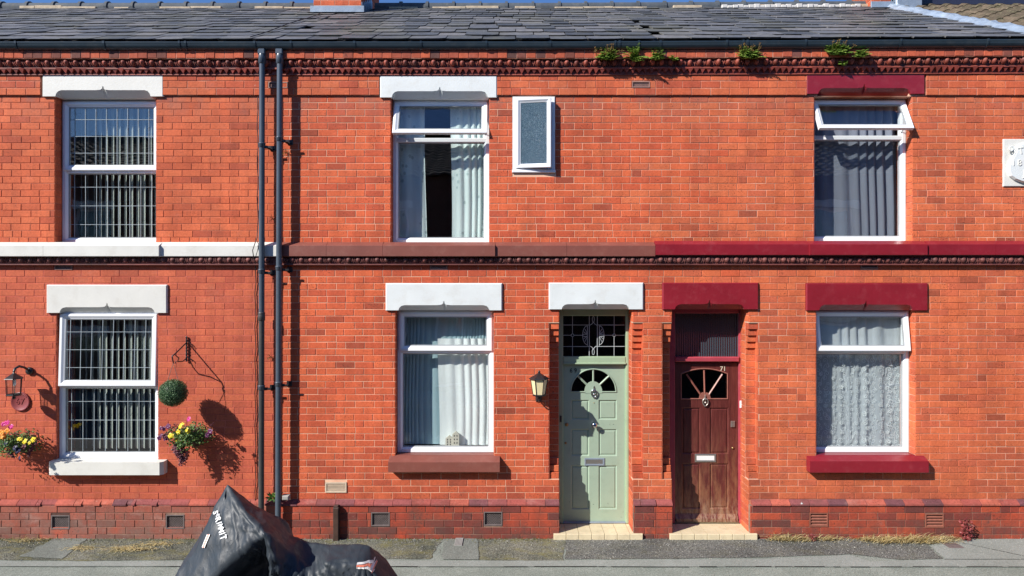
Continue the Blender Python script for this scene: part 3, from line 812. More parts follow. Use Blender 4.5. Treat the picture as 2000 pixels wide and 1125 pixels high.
# lintels ------------------------------------------------------------------
def lintel(k, u0, u1, v0, v1, ua, ub, vc, mk, y=-.028, lip=.006):
    x0, x1, za, zb = fx(u0, y), fx(u1, y), fz(v1, y), fz(v0, y)
    xa, xb, zc = fx(ua, y), fx(ub, y), fz(vc, y); xm = (xa + xb) / 2
    c = .012
    low = [(xa, za), (xa + .010, za + (zc - za) * .45), (xa + .035, za + (zc - za) * .85), (xa + .075, zc),
           (xm - .085, zc), (xm - .030, zc + .006), (xm - .012, zc + .020), (xm - .006, zc + .048), (xm + .006, zc + .048), (xm + .012, zc + .018), (xm + .030, zc + .005),
           (xm + .085, zc), (xb - .075, zc), (xb - .035, za + (zc - za) * .85), (xb - .010, za + (zc - za) * .45), (xb, za)]
    mb = MB()
    # front face as columns above the carved lower edge, so that it stays clean
    pts = [(x0 + c, za + c * .0)] + low + [(x1 - c, za)]
    for (p, q_) in zip(pts[:-1], pts[1:]):
        if q_[0] - p[0] < 1e-5: continue
        mb.add([(p[0], y, p[1]), (q_[0], y, q_[1]), (q_[0], y, zb - c), (p[0], y, zb - c)], [(0, 1, 2, 3)])
    # chamfer behind the carved edge slopes back to the reveal
    yb = .05
    for (p, q_) in zip(low[:-1], low[1:]):
        mb.add([(p[0], y, p[1]), (p[0], yb, za - .002), (q_[0], yb, za - .002), (q_[0], y, q_[1])], [(0, 1, 2, 3)])
    mb.add([(xa, yb, za - .002), (xb, yb, za - .002), (xb, .13, za - .002), (xa, .13, za - .002)], [(0, 1, 2, 3)])
    for (a, b) in ((x0, xa), (xb, x1)):
        mb.add([(a, y, za), (b, y, za), (b, .02, za), (a, .02, za)], [(3, 2, 1, 0)])
    # arrises and ends
    mb.add([(x0 + c, y, zb - c), (x1 - c, y, zb - c), (x1, y + c, zb), (x0, y + c, zb)], [(0, 1, 2, 3)])
    mb.add([(x0, y + c, zb), (x1, y + c, zb), (x1, .02, zb), (x0, .02, zb)], [(0, 1, 2, 3)])
    for sx, xx in ((1, x0), (-1, x1)):
        mb.add([(xx, y + c, za), (xx + sx * c, y, za), (xx + sx * c, y, zb - c), (xx, y + c, zb)], [(0, 1, 2, 3)])
        mb.add([(xx, .02, za), (xx, y + c, za), (xx, y + c, zb), (xx, .02, zb)], [(0, 1, 2, 3)])
    return mb.build('lintel', mat[mk], H[k])
for l_ in LIN: lintel(*l_)

# the sill band between the storeys: painted stone blocks ------------------------------
def band(k, u0, u1, v0, v1, dep, mk):
    y = -dep; x0, x1 = fx(u0, y), fx(u1, y); zt, zb_ = fz(v0 + 5, y), fz(v1, y)
    c = .006; ch = .010
    mb = MB()
    prof = [(y + c, zb_), (y, zb_ + c), (y, zt - c), (y + c, zt), (.004, zt + .045), (.02, zt + .045), (.02, zb_)]
    mb.extx(prof, x0 + .0015, x1 - .0015)
    return mb.build('sill_block', mat[mk], H[k])
for k, a, b, d, mk in [(1, -90, 84, .105, 'cream'), (1, 84, 310, .105, 'cream'), (1, 310, 547, .07, 'cream'),
                       (2, 547, 637, .08, 'brown'), (2, 637, 747, .08, 'brown'), (2, 747, 967, .105, 'brown'), (2, 967, 1107, .08, 'brown'), (2, 1107, 1280, .08, 'brown'),
                       (3, 1280, 1582, .08, 'crimson'), (3, 1582, 1812, .105, 'crimson'), (3, 1812, 1945, .08, 'crimson'), (3, 1945, 2030, .08, 'crimson')]:
    band(k, a, b, 474 if k < 3 else 471.5, 501 if k < 3 else 498.5, d, mk)

def sill(k, u0, u1, v0, v1, dep, mk, ch=0.0, op=None):
    y = -dep; x0, x1 = fx(u0, y), fx(u1, y); zb_, zt = fz(v1, y), fz(v0 + 10, y)
    o_ = OP[op]; zi = o_[2] + .004; sl = (zi - zt) / (.0105 - y)
    mb = MB()
    pl_ = [(x0 + ch, y), (x1 - ch, y), (x1, y + ch), (x1, .0105), (x0, .0105), (x0, y + ch)] if ch else [(x0, y), (x1, y), (x1, .0105), (x0, .0105)]
    n = len(pl_)
    vs = [(a, b, zb_) for a, b in pl_] + [(a, b, zt + (b - y) * sl) for a, b in pl_]
    mb.add(vs, [tuple(reversed(range(n))), tuple(range(n, 2 * n))] + [(i, (i + 1) % n, n + (i + 1) % n, n + i) for i in range(n)])
    mb.box(o_[0] + .001, o_[1] - .001, .0106, .16, zb_ + .02, zi + .003)
    return mb.build('window_sill', mat[mk], H[k])
sill(1, 92, 317, 893, 928, .12, 'cream', .035, '1l')
sill(2, 758, 976, 893, 922, .10, 'brown', 0, '2l')
sill(3, 1582, 1814, 891, 923, .10, 'crimson', 0, '3l')

# cornice --------------------------------------------------------------
def egg_tile(w, h, dep):
    m_ = MB()
    # egg: half ellipsoid, cut at the top; two shells and a dart
    prof = []
    n1, n2 = 10, 5
    vs = []; fs = []
    for j in range(n2 + 1):
        ph = j / n2 * math.pi / 2
        for i in range(n1):
            a = 2 * math.pi * i / n1
            rz = h * .46 if math.sin(a) < 0 else h * .36
            vs.append((w * .33 * math.cos(a) * math.cos(ph) * (1 if math.sin(a) > 0 else 1 - .25 * abs(math.sin(a))), -dep * math.sin(ph), h * .04 + rz * math.sin(a) * math.cos(ph)))
    for j in range(n2):
        for i in range(n1): fs.append((j * n1 + i, j * n1 + (i + 1) % n1, (j + 1) * n1 + (i + 1) % n1, (j + 1) * n1 + i))
    m_.add(vs, fs, True)
    for sg in (-1, 1):
        pts = [(sg * w * .44, -dep * .2, h * .44), (sg * w * .40, -dep * .55, h * .15), (sg * w * .37, -dep * .45, -h * .12), (sg * w * .20, -dep * .4, -h * .38)]
        m_.tube(pts, [w * .025, w * .045, w * .045, w * .02], 5)
    m_.tube([(w * .5, -dep * .3, h * .30), (w * .5, -dep * .55, -h * .1), (w * .5, -dep * .25, -h * .42)], [w * .02, w * .05, w * .015], 5)
    return m_
yE = -.055
eh = 17.5 * S * .99
eggA = egg_tile(18.4 * S, eh, .062).mesh('egg_moulding', mat['terra'], Vector((0, 0, 0)))
eggB = egg_tile(18.4 * S, 15 * S, .040).mesh('egg_moulding_shaded', mat['terrad'], Vector((0, 0, 0)))
dg = MB(); tw, th = 12 * S, 10 * S
dg.add([(-tw * .49, 0, th / 2), (tw * .49, 0, th / 2), (0, 0, -th / 2), (-tw * .47, -.048, th * .5), (tw * .47, -.048, th * .5), (0, -.026, -th * .46)],
       [(3, 5, 4), (0, 2, 5, 3), (4, 5, 2, 1), (0, 3, 4, 1)])
dogm = dg.mesh('dogtooth', mat['dog'], Vector((0, 0, 0)))
hm = {}
for k in (1, 2, 3):
    xa, xb = XB[k]; h = H[k]
    segs = 12
    mb = MB(); mb2 = MB(); mb3 = MB(); mb4 = MB()
    n = max(1, int((xb - xa) / .4))
    for i in range(n):
        a, b = xa + (xb - xa) * i / n, xa + (xb - xa) * (i + 1) / n; r = rise((a + b) / 2)
        # backing behind header course, lip, dogtooth backing
        mb4.box(a, b, -.1155, .02, fz(114, -.12) + r, fz(97, -.12) + r + .02)
        mb.box(a, b, yE, .02, fz(131.5, yE) + r, fz(114, -.12) + r - .001)
        mb2.box(a, b, -.070, .02, fz(134.5, -.08) + r, fz(131.4, -.08) + r)
        mb2.box(a, b, -.028, .02, fz(145, -.028) + r * .8, fz(134.5, -.08) + r - .001)
        mb2.box(a, b, -.040, .02, fz(146.5, -.04) + r * .6, fz(144.5, -.04) + r * .6)
        mb3.box(a, b, -.028, .006, fz(516, -.028), fz(499, -.028))
        mb3.box(a, b, -.050, .006, fz(517.5, -.05), fz(515.4, -.05))
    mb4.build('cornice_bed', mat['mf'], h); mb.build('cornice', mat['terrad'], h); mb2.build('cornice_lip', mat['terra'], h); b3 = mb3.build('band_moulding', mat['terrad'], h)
    x = xa + 18.4 * S / 2
    while x < xb - .02:
        r = rise(x)
        inst('egg_moulding', eggA, (x, yE, (fz(113.5, yE) + fz(131.5, yE)) / 2 + r - .008), h, (0, 0, R.uniform(-.03, .03)), (1, R.uniform(.75, 1.12), R.uniform(.88, 1.04)))
        inst('egg_moulding', eggB, (x, -.028, (fz(500, -.028) + fz(516, -.028)) / 2), h, None, (1, R.uniform(.75, 1.12), R.uniform(.88, 1.04)))
        x += 18.4 * S
    x = xa + tw / 2
    while x < xb - .02:
        inst('dogtooth', dogm, (x, -.028, (fz(134.5, -.06) + fz(144.5, -.03)) / 2 + rise(x)), h, (0, R.uniform(-.05, .05), 0), (1, R.uniform(.75, 1.1), R.uniform(.85, 1.03)))
        x += tw
    x = xa + .003
    zh0, zh1 = fz(113.5, -.12), fz(98, -.12)
    while x < xb - .03:
        w = min(.1155 + R.uniform(-.004, .004), xb - x)
        kk = round(w, 2)
        if kk not in hm:
            b = MB(); b.box(-w / 2 + .003, w / 2 - .003, 0, .02, -(zh1 - zh0) / 2, (zh1 - zh0) / 2, .004); hm[kk] = b.mesh('header_brick', mat['hdr'], Vector((0, 0, 0)))
        inst('header_brick', hm[kk], (x + w / 2, -.12 + R.uniform(-.004, .002), (zh0 + zh1) / 2 + rise(x) + R.uniform(-.002, .002)), h, (0, R.uniform(-.008, .008), R.uniform(-.01, .01)))
        x += w

# gutter -----------------------------------------------------------------
GYc, GR = -.122, .055
def gz(x): return fz(90.0, GYc) + rise(x) + .004
for k, br in {1: [30, 202, 350, 362, 497], 2: [568, 692, 822, 950, 1075, 1202, 1248, 1210], 3: [1290, 1420, 1452, 1460, 1574, 1760, 1930]}.items():
    xa, xb = XB[k]; mb = MB(); n = 10
    prof = [(math.pi + t * math.pi / 10) for t in range(11)]
    for i in range(n):
        a, b = xa + (xb - xa) * i / n, xa + (xb - xa) * (i + 1) / n
        za, zb_ = gz(a), gz(b)
        out = [(-.0, .022)] ; ring_ = []
        pr = [(-GR, .030), (-GR - .004, .030), (-GR - .004, .020)] + [(GR * math.cos(t), GR * math.sin(t)) for t in prof] + [(GR, .03), (GR - .004, .03)] + \
             [((GR - .004) * math.cos(t), (GR - .004) * math.sin(t)) for t in reversed(prof)]
        m_ = len(pr)
        vs = [(a, GYc + p, za + z) for p, z in pr] + [(b, GYc + p, zb_ + z) for p, z in pr]
        mb.add(vs, [(j, (j + 1) % m_, m_ + (j + 1) % m_, m_ + j) for j in range(m_)], False)
    g = mb.build('gutter', mat['gutter'], H[k])
    for u in br:
        x = fx(u, GYc - GR); b = MB(); w = R.uniform(.010, .014)
        pr = [(-GR - .010, .036), (-GR - .010, .01)] + [((GR + .007) * math.cos(t), (GR + .007) * math.sin(t)) for t in prof[1:]] + [(GR + .007, .02), (GR - .002, .02)] + \
             [((GR - .002) * math.cos(t), (GR - .002) * math.sin(t)) for t in reversed(prof)] + [(-GR + .002, .036)]
        b.extx([(GYc + p, gz(x) + z) for p, z in pr], x - w, x + w)
        b.build('gutter_bracket', mat['gutter'], g)
    mb = MB(); mb.box(xa, xb, -.13, .02, fz(97, -.12) + .022 + rise(xb) * .5, fz(97, -.12) + .10 + rise(xa) * .5)
    mb.build('fascia', mat['dark'], H[k])

# roof --------------------------------------------------------------------
YE, ZE, YR, ZR = -.150, fz(84, -.15) + .02, 3.6, 7.93
SL = math.hypot(YR - YE, ZR - ZE); PA = math.atan2(ZR - ZE, YR - YE)
def rp(x, t, lift=0.0):
    return Vector((x, YE + t * math.cos(PA) - lift * math.sin(PA), ZE + t * math.sin(PA) + lift * math.cos(PA) + rise(x)))
sm = {}
def slate_mesh(w, L_, var):
    kk = (round(w, 2), round(L_, 2), var)
    if kk in sm: return sm[kk]
    w, L_, _ = kk
    q_ = random.Random(hash(kk) & 0xffff)
    th = .012; m_ = MB(); n = 6; g = .006
    c1, c2 = q_.uniform(.015, .05), q_.uniform(.015, .05)
    low = []
    for i in range(n + 1):
        x = -w / 2 + g + (w - 2 * g) * i / n
        e = q_.uniform(-.004, .004)
        if i == 0: e += c1
        if i == n: e += c2
        low.append((x, e))
    vs = [(x, y + .016, .0) for x, y in low] + [(x, y, th) for x, y in low] + [(x, L_, 0) for x, y in low] + [(x, L_, th) for x, y in low]
    N_ = n + 1
    fs = []
    for i in range(n):
        fs += [(i, i + 1, N_ + i + 1, N_ + i), (N_ + i, N_ + i + 1, 3 * N_ + i + 1, 3 * N_ + i)]
    fs += [(0, N_, 3 * N_, 2 * N_), (n, 2 * N_ + n, 3 * N_ + n, N_ + n)]
    m_.add(vs, fs)
    sm[kk] = m_.mesh('slate', mat['slate'], Vector((0, 0, 0))); return sm[kk]
rowsS = []; t = -.01
g0 = .345
while t < SL - .12:
    rowsS.append((t, g0)); t += g0; g0 *= .988
XBR = {1: (-9.8, XB[1][1]), 2: XB[2], 3: (XB[3][0], 6.42)}
chz = [(-3.28, -2.42, 2.8, 4.35)]
for k in (1, 2, 3):
    xa, xb = XBR[k]; h = H[k]
    mb = MB(); n = 8
    for i in range(n):
        a, b = xa + (xb - xa) * i / n, xa + (xb - xa) * (i + 1) / n
        mb.add([rp(a, .03, -.02), rp(b, .03, -.02), rp(b, SL, -.02), rp(a, SL, -.02)], [(0, 1, 2, 3)])
    mb.add([(xa, YR, ZR), (xb, YR, ZR + rise(xb)), (xb, 7.4, ZR - 2.1), (xa, 7.4, ZR - 2.1)], [(0, 1, 2, 3)])
    roof = mb.build('roof', mat['slate'], h)
    cnt = 0; stuff = MB()
    for ri, (t, g) in enumerate(rowsS):
        wm = .40 - .013 * ri
        x = xa - R.uniform(0, .3) + (ri % 2) * wm / 2
        x = max(x, xa)
        while x < xb - .02:
            w = min(wm * R.uniform(.85, 1.15), xb - x)
            if xb - x - w < .08: w = xb - x
            p = rp(x + w / 2, t + R.uniform(-.006, .006), .012 + R.uniform(0, .005))
            x_ = x; x += w
            if any(c[0] < x_ + w / 2 < c[1] and c[2] + .03 < p.y < c[3] for c in chz): continue
            tilt = .030 + R.uniform(-.005, .007)
            me = slate_mesh(round(w, 2), g * 1.22, R.randrange(5))
            o = inst('slate', me, p, roof, (PA - tilt, R.uniform(-.007, .007), R.uniform(-.010, .010)), (w / max(.01, round(w, 2)), 1, R.uniform(1.0, 1.9)))
    # ridge tiles: long half-rounds with knobbly joints
    rg = .46; x = xa
    while x < xb - .05:
        w = min(rg, xb - x)
        m_ = MB()
        a_ = [rad(-25 + 230 * i / 9) for i in range(10)]
        vs = [(sx, .115 * math.cos(q_), .10 * math.sin(q_)) for sx in (-w / 2, w / 2) for q_ in a_]
        m_.add(vs, [(i, i + 1, 10 + i + 1, 10 + i) for i in range(9)], True)
        vs = [(sx, .135 * math.cos(q_), .125 * math.sin(q_)) for sx in (w / 2 - .035, w / 2 + .012) for q_ in a_]
        m_.add(vs, [(i, i + 1, 10 + i + 1, 10 + i) for i in range(9)] + [tuple(range(10)), tuple(reversed(range(10, 20)))], False)
        xc = x + w / 2
        if not (-3.3 < xc < -2.45):
            m_.xf(lambda v: v + Vector((xc, YR, ZR + rise(xc) + R.uniform(-.001, .001))))
            m_.build('ridge_tile', mat['ridge'], roof)
        x += w
    x = xa
    while x < xb - .05:
        w = R.uniform(.25, .6); w = min(w, xb - x)
        if R.random() < (.75 if k < 3 else .4) and not (-3.4 < x < -2.3):
            c0 = rp(x, SL - .15 - R.uniform(0, .03), .02); MB().box(x, x + w, c0.y, c0.y + .10, c0.z, c0.z + .03 + R.uniform(0, .03), .008).build('ridge_mortar', mat['rmort'], roof)
        x += w
    if k == 3:
        mm = MB()
        for i in range(26):
            x = fx(1405) * 1.40 + .0 + i * .06 if False else 3.62 + i * .092
            if x > 6.2: break
            c0 = rp(x, SL - .20 - R.uniform(0, .03), .02); mm.box(x, x + .095, c0.y, c0.y + .14, c0.z, c0.z + .045 + R.uniform(0, .03), .012)
        mm.build('white_mortar_bed', mat['wmort'], roof)
    # shell: side, back and inner floors so that rooms are closed and dark
    mb = MB(); xa, xb = XB[k]
    for yy, z0_, z1_ in ((4.2, 0, 6.0),): mb.box(xa + .06, xb - .06, yy, yy + .1, z0_, z1_)
    mb.box(xa + .001, xa + .06, .361, 4.3, 0, 6.1); mb.box(xb - .06, xb - .001, .361, 4.3, 0, 6.1)
    mb.box(xa + .061, xb - .061, .361, 4.2, 2.95, 3.1); mb.box(xa + .061, xb - .061, .361, 4.2, 6.0, 6.05); mb.box(xa + .061, xb - .061, .361, 4.2, .02, .06)
    mb.build('inner_walls', mat['room'], h)
    mb = MB(); mb.box(xa, xb, 7.2, 7.3, 0, 6.2); mb.build('rear_wall', mat['chim'], h)

# cracked line of slates: drawn as a thin dark tube up the slope
mb = MB(); pts = [rp(fx(497) + .02 * math.sin(i) + i * .012, .05 + i * .30, .045) for i in range(11)]
tag(MB().tube(pts, .006, 6).build('roof_crack_line', mat['cable'], None), 'dark crack line running up the slates from the downpipe heads to the chimney', 'cable')

# chimney with brick courses
def chimney(k, x0, x1, y0, y1, z1, flash=True, fm='lead'):
    zb_ = ZE + (y0 - YE) * math.tan(PA) - .1
    mb = MB(); mb.box(x0 + .004, x1 - .004, y0 + .004, y1 - .004, zb_ - .4, z1)
    c = mb.build('chimney', mat['m3'], H[k])
    st = MB(); n = int((z1 - zb_) / BH)
    for i in range(n):
        z = zb_ + i * BH; off = (i % 2) * .115
        x = x0 - off
        while x < x1:
            a, b = max(x, x0) + .003, min(x + .23, x1) - .003
            if b - a > .02:
                w = MB(); brick_geo(w, b - a, BH - .006); w.xf(lambda v: v + Vector(((a + b) / 2, y0, z + BH / 2))); st.add(w.v, w.f)
            x += .23
        for sgn, xx in ((-1, x0), (1, x1)):
            y = y0 - off
            while y < y1:
                a, b = max(y, y0) + .003, min(y + .23, y1) - .003
                if b - a > .02:
                    w = MB(); brick_geo(w, b - a, BH - .006)
                    w.xf(lambda v: Vector((xx + (-v.y if sgn > 0 else v.y), (a + b) / 2 + v.x, z + BH / 2 + v.z))); st.add(w.v, w.f)
                y += .23
    o = st.build('chimney_brickwork', mat['chim'], c); o['kind'] = 'stuff'
    # lead apron in front and stepped soakers on the side
    f = MB(); p0 = rp(x0, (y0 - YE) / math.cos(PA))
    zr = p0.z; f.box(x0 - .05, x1 + .05, y0 - .02, y0 - .006, zr - .06, zr + .13, .004)
    f.add([(x0 - .08, y0 - .018, zr + .02), (x1 + .08, y0 - .018, zr + .02), rp(x1 + .08, (y0 - YE) / math.cos(PA) - .13, .045), rp(x0 - .08, (y0 - YE) / math.cos(PA) - .13, .045)], [(3, 2, 1, 0)])
    f.build('lead_apron', mat[fm], c)
    s_ = MB(); nn = 6
    for i in range(nn):
        ya, yb = y0 + (YR - y0) * i / nn, y0 + (YR - y0) * (i + 1) / nn
        za = rp(x1, (ya - YE) / math.cos(PA)).z
        s_.box(x1 + .004, x1 + .012, ya, yb + .02, za - .02, za + .20)
    s_.build('side_flashing', mat[fm], c)
    return c
chimney(2, -3.24, -2.46, 2.8, 4.3, 9.2)
chimney(3, 6.14, 6.44, 3.25, 4.0, 9.0)

# fourth house: only its tiled roof shows
H[4] = empty('terraced_house', (7.4, .2, 0), 'neighbouring house at the far right with mossy brown concrete tiles', 'house', 'terraced houses in one brick row')
mb = MB(); mb.box(6.445, 9.9, .0045, .3, 0, 6.05); mb.box(6.445, 9.9, -.03, .004, -.02, .47); mb.build('front_wall', mat['m3'], H[4])
lay(rows(6.445, 8.6, fz(975), fz(97), BH, 0, 'b3'), 4, H[4], 0)
mb = MB(); mb.add([rp(6.46, 0, -.03), rp(9.9, 0, -.03), rp(9.9, SL, -.03), rp(6.46, SL, -.03)], [(0, 1, 2, 3)])
mb.add([(6.46, YR, ZR + .03), (9.9, YR, ZR + .03), (9.9, 7.4, ZR - 2.1), (6.46, 7.4, ZR - 2.1)], [(0, 1, 2, 3)])
r4 = mb.build('roof', mat['dark'], H[4])
ct = MB(); N_ = 12; W_ = .30
vs = []
for i in range(N_ + 1):
    x = -W_ / 2 + W_ * i / N_; z = .030 * max(0, math.sin(2 * math.pi * i / N_ * 1.0)) + .012 * abs(math.sin(math.pi * i / N_ * 2)) + .012
    vs.append((x, z))
V = [(x, 0, z) for x, z in vs] + [(x, .40, z) for x, z in vs] + [(x, 0, z - .022) for x, z in vs]
F = [(i, i + 1, N_ + 1 + i + 1, N_ + 1 + i) for i in range(N_)] + [(2 * (N_ + 1) + i, 2 * (N_ + 1) + i + 1, i + 1, i) for i in range(N_)]
ct.add(V, F); ctm = ct.mesh('roof_tile', mat['ctile'], Vector((0, 0, 0)))
for r_ in range(13):
    for c_ in range(11):
        x = 6.66 + c_ * .30 + R.uniform(-.004, .004); t = r_ * .325 + .01
        if t > SL - .1: continue
        inst('roof_tile', ctm, rp(x, t, .02 + R.uniform(0, .004)), r4, (PA - .05, 0, R.uniform(-.01, .01)))
# silver flashing down the junction
mb = MB(); n = 46; pr = [(-.16, .010), (-.10, .035), (-.03, .075), (.03, .085), (.09, .065), (.15, .04)]
vs = []
for i in range(n + 1):
    t = -.05 + (SL + .05) * i / n
    for (a, b) in pr: vs.append(rp(6.46 + a + R.uniform(-.012, .012), t, b + R.uniform(-.012, .012)))
m6 = len(pr)
mb.add(vs, [(i * m6 + j, i * m6 + j + 1, (i + 1) * m6 + j + 1, (i + 1) * m6 + j) for i in range(n) for j in range(m6 - 1)])
mb.build('junction_flashing', mat['leadw'], H[4])
mb = MB(); mb.box(6.50, 6.95, 3.2, 3.9, 7.5, 8.35, .02); mb.build('lead_box', mat['lead'], H[4])
mb = MB()
mb.box(6.96, 9.9, 3.45, 3.75, 7.9, 8.22, .05); mb.build('ridge_capping', plain('navy_ridge_capping', (.02, .024, .05), .5), H[4])
# gutter of the fourth house
mb = MB(); mb.extx([(GYc + GR * math.cos(math.pi + t * math.pi / 10), gz(6.5) + GR * math.sin(math.pi + t * math.pi / 10)) for t in range(11)] + [(GYc + GR, gz(6.5) + .03), (GYc - GR, gz(6.5) + .03)], 6.441, 9.9)
mb.build('gutter', mat['gutter'], H[4])
# ------------------------------------------------------------------ windows
FW = .062
def bar(mb, x0, x1, z0, z1, y0, y1, c=.008): mb.box(x0, x1, y0, y1, z0, z1, c)
def leading(x0, x1, z0, z1, y, nv, nh, m_='bars', t=.0024, parent=None, offx=0.5):
    mb = MB()
    for i in range(nv):
        x = x0 + (x1 - x0) * (i + offx) / nv
        mb.box(x - t, x + t, y - .004, y, z0, z1)
    for i in range(nh):
        z = z1 - (z1 - z0) * (i + .72) / (nh + .45)
        mb.box(x0, x1, y - .0055, y - .0015, z - t, z + t)
    return mb.build('glazing_bars', mat[m_], parent)
SASHP = lambda y, w: [(0, y + .045), (0, y + .004), (.006, y), (w * .45, y), (w * .78, y + .014), (w, y + .020), (w, y + .045)]
def window(key, k, vt, vb, yf=.125, open_=0.0, lead=False, bl=None, extra=(0, 0)):
    """vt/vb: surveyed height of the transom (top and bottom) on the frame plane"""
    x0, x1, z0, z1 = OP[key]
    x0 += .006; x1 -= .006; z1 -= .006; z0 += .01
    zt, zb_ = fz(vt, yf), fz(vb, yf)
    zm = (zt + zb_) / 2
    mb = MB()
    mb.ring(x0, x1, z0, z1, [(0, yf + .07), (0, yf + .002), (.004, yf), (FW * .62, yf), (FW * .9, yf + .016), (FW, yf + .022), (FW, yf + .07)])
    bar(mb, x0 + FW * .7, x1 - FW * .7, zm - .028, zm + .028, yf + .004, yf + .069)
    w = mb.build('window', mat['pvc'], H[k])
    # lower fixed light: bead ring + pane
    b = MB(); gx0, gx1 = x0 + FW, x1 - FW; gz0, gz1 = z0 + FW, zm - .028
    b.ring(gx0 - .003, gx1 + .003, gz0 - .003, gz1 + .003, [(0, yf + .024), (.010, yf + .026), (.016, yf + .036)])
    b.build('glazing_bead', mat['seal'], w)
    g = MB(); g.box(gx0 - .01, gx1 + .01, yf + .036, yf + .042, gz0 - .01, gz1 + .01); g.build('pane', mat['glass'], w)
    if lead: leading(gx0, gx1, gz0, gz1, yf + .035, 8, 3, parent=w)
    # top-hung sash
    st = []
    sx0, sx1, sz0, sz1 = x0 + .022, x1 - .022, zm + .004, z1 - .020
    ys = yf - .022; sw = .066
    def hinge(v):
        a = open_; dy, dz = v.y - (yf + .02), v.z - sz1
        return Vector((v.x, yf + .02 + dy * math.cos(a) + dz * math.sin(a), sz1 + dz * math.cos(a) - dy * math.sin(a)))
    s_ = MB(); s_.ring(sx0, sx1, sz0, sz1, SASHP(ys, sw)); s_.xf(hinge)
    sash = s_.build('sash', mat['pvc'], w)
    b = MB(); b.ring(sx0 + sw - .002, sx1 - sw + .002, sz0 + sw - .002, sz1 - sw + .002, [(0, ys + .018), (.009, ys + .022), (.012, ys + .032)]); b.xf(hinge)
    b.build('sash_gasket', mat['seal'], w)
    g = MB(); g.box(sx0 + sw - .01, sx1 - sw + .01, ys + .028, ys + .034, sz0 + sw - .01, sz1 - sw + .01); g.xf(hinge)
    g.build('pane', mat['glass'], w)
    if lead:
        l_ = leading(sx0 + sw, sx1 - sw, sz0 + sw, sz1 - sw, ys + .027, 8, 3, parent=w) if not open_ else None
        if open_:
            mb = MB(); a0, a1, b0, b1 = sx0 + sw, sx1 - sw, sz0 + sw, sz1 - sw; t = .0024
            for i in range(8):
                x = a0 + (a1 - a0) * (i + .4) / 8; mb.box(x - t, x + t, ys + .023, ys + .027, b0, b1)
            for i in range(3):
                z = b1 - (b1 - b0) * (i + .72) / 3.45; mb.box(a0, a1, ys + .0215, ys + .0255, z - t, z + t)
            mb.xf(hinge); mb.build('glazing_bars', mat['bars'], w)
    if open_:
        for sx in (sx0 + .03, sx1 - .03):       # stays
            p = hinge(Vector((sx, ys + .04, sz0 + .12)))
            MB().tube([(sx, yf + .03, zm + .05), tuple(p)], .005, 6).build('stay', mat['seal'], w)
    return w, (gx0, gx1, gz0, z1)
w1u, g1u = window('1u', 1, 330, 338, .128, 0, True)
w1l, g1l = window('1l', 1, 751, 757, .045, rad(2.2), True)
w2u, g2u = window('2u', 2, 268, 279, .128, rad(21))
w2l, g2l = window('2l', 2, 682, 690, .128, 0)
w3u, g3u = window('3u', 3, 264, 274, .128, rad(27))
w3l, g3l = window('3l', 3, 683, 690, .128, rad(8))
# drip head and trim under the lintel in house 1
for k, key, y in ((1, '1l', .035), (1, '1u', .118), (2, '2u', .12), (2, '2l', .12), (3, '3u', .12), (3, '3l', .12)):
    x0, x1, z0, z1 = OP[key]
    mb = MB(); mb.box(x0, x1, y + .012, y + .07, z1 - .006, z1 + .03); mb.build('head_trim', mat['seal'], H[k])

# small side-hung bathroom casement, frame flush with the wall
x0, x1, z0, z1 = OP['2s']
mb = MB(); mb.ring(x0 + .002, x1 - .002, z0 + .002, z1 - .002, [(0, .08), (0, -.010), (.005, -.014), (.040, -.014), (.052, .004), (.060, .010), (.060, .07)])
mb.box(x0 - .005, x1 + .005, -.022, .0, z0 - .004, z0 + .030, .006)
ws = mb.build('window', mat['pvc'], H[2])
hx = x0 + .050
def hs(v):
    a = rad(9.5); dx, dy = v.x - hx, v.y - 0.0
    return Vector((hx + dx * math.cos(a) + dy * math.sin(a), dy * math.cos(a) - dx * math.sin(a), v.z))
s_ = MB(); s_.ring(hx, x1 - .045, z0 + .05, z1 - .028, SASHP(-.026, .052)); s_.xf(hs); s_.build('sash', mat['pvc'], ws)
g = MB(); g.box(hx + .045, x1 - .045 - .045, .0, .006, z0 + .095, z1 - .073); g.xf(hs); g.build('pane', mat['glassobs'], ws)
MB().box(x0 + .03, x1 - .03, .20, .21, z0, z1).build('window_back', mat['room'], ws)

# ------------------------------------------------------------------ blinds, curtains
def drape_sheet(x0, x1, z0, z1, y, amp, wl_, seed, n=None, scallop=0, top_gather=False, flare=0):
    q_ = random.Random(seed); n = n or max(30, int((x1 - x0) / .010)); m_ = 14
    ph = []; a = 0
    for i in range(n + 1):
        a += 2 * math.pi * (x1 - x0) / n / wl_ * (1 + .55 * math.sin(i * .07 * q_.uniform(.9, 1.1) + seed)); ph.append(a)
    vs = []
    for j in range(m_ + 1):
        t = j / m_
        for i in range(n + 1):
            x = x0 + (x1 - x0) * i / n; f = ph[i] + .35 * math.sin(t * 2.1 + i * .03)
            z = z1 + (z0 - z1) * t
            if scallop and j == m_: z -= .018 * abs(math.sin(math.pi * x / scallop))
            A = amp * (1 - .25 * t) * (.75 + .35 * math.sin(i * .05 + seed))
            vs.append((x + flare * (i / n - .5) * t + .014 * math.sin(t * 3.5 + seed + i * .02) + .010 * math.cos(f), y + A * (math.sin(f) + .28 * math.sin(2 * f + 1)), z))
    fs = [(j * (n + 1) + i, j * (n + 1) + i + 1, (j + 1) * (n + 1) + i + 1, (j + 1) * (n + 1) + i) for j in range(m_) for i in range(n)]
    m = MB(); m.add(vs, fs, True)
    return m
def curtain(name, m_, label, cat, *a, group=None, **k):
    o = drape_sheet(*a, **k).build(name, mat[m_], None); return tag(o, label, cat, group)
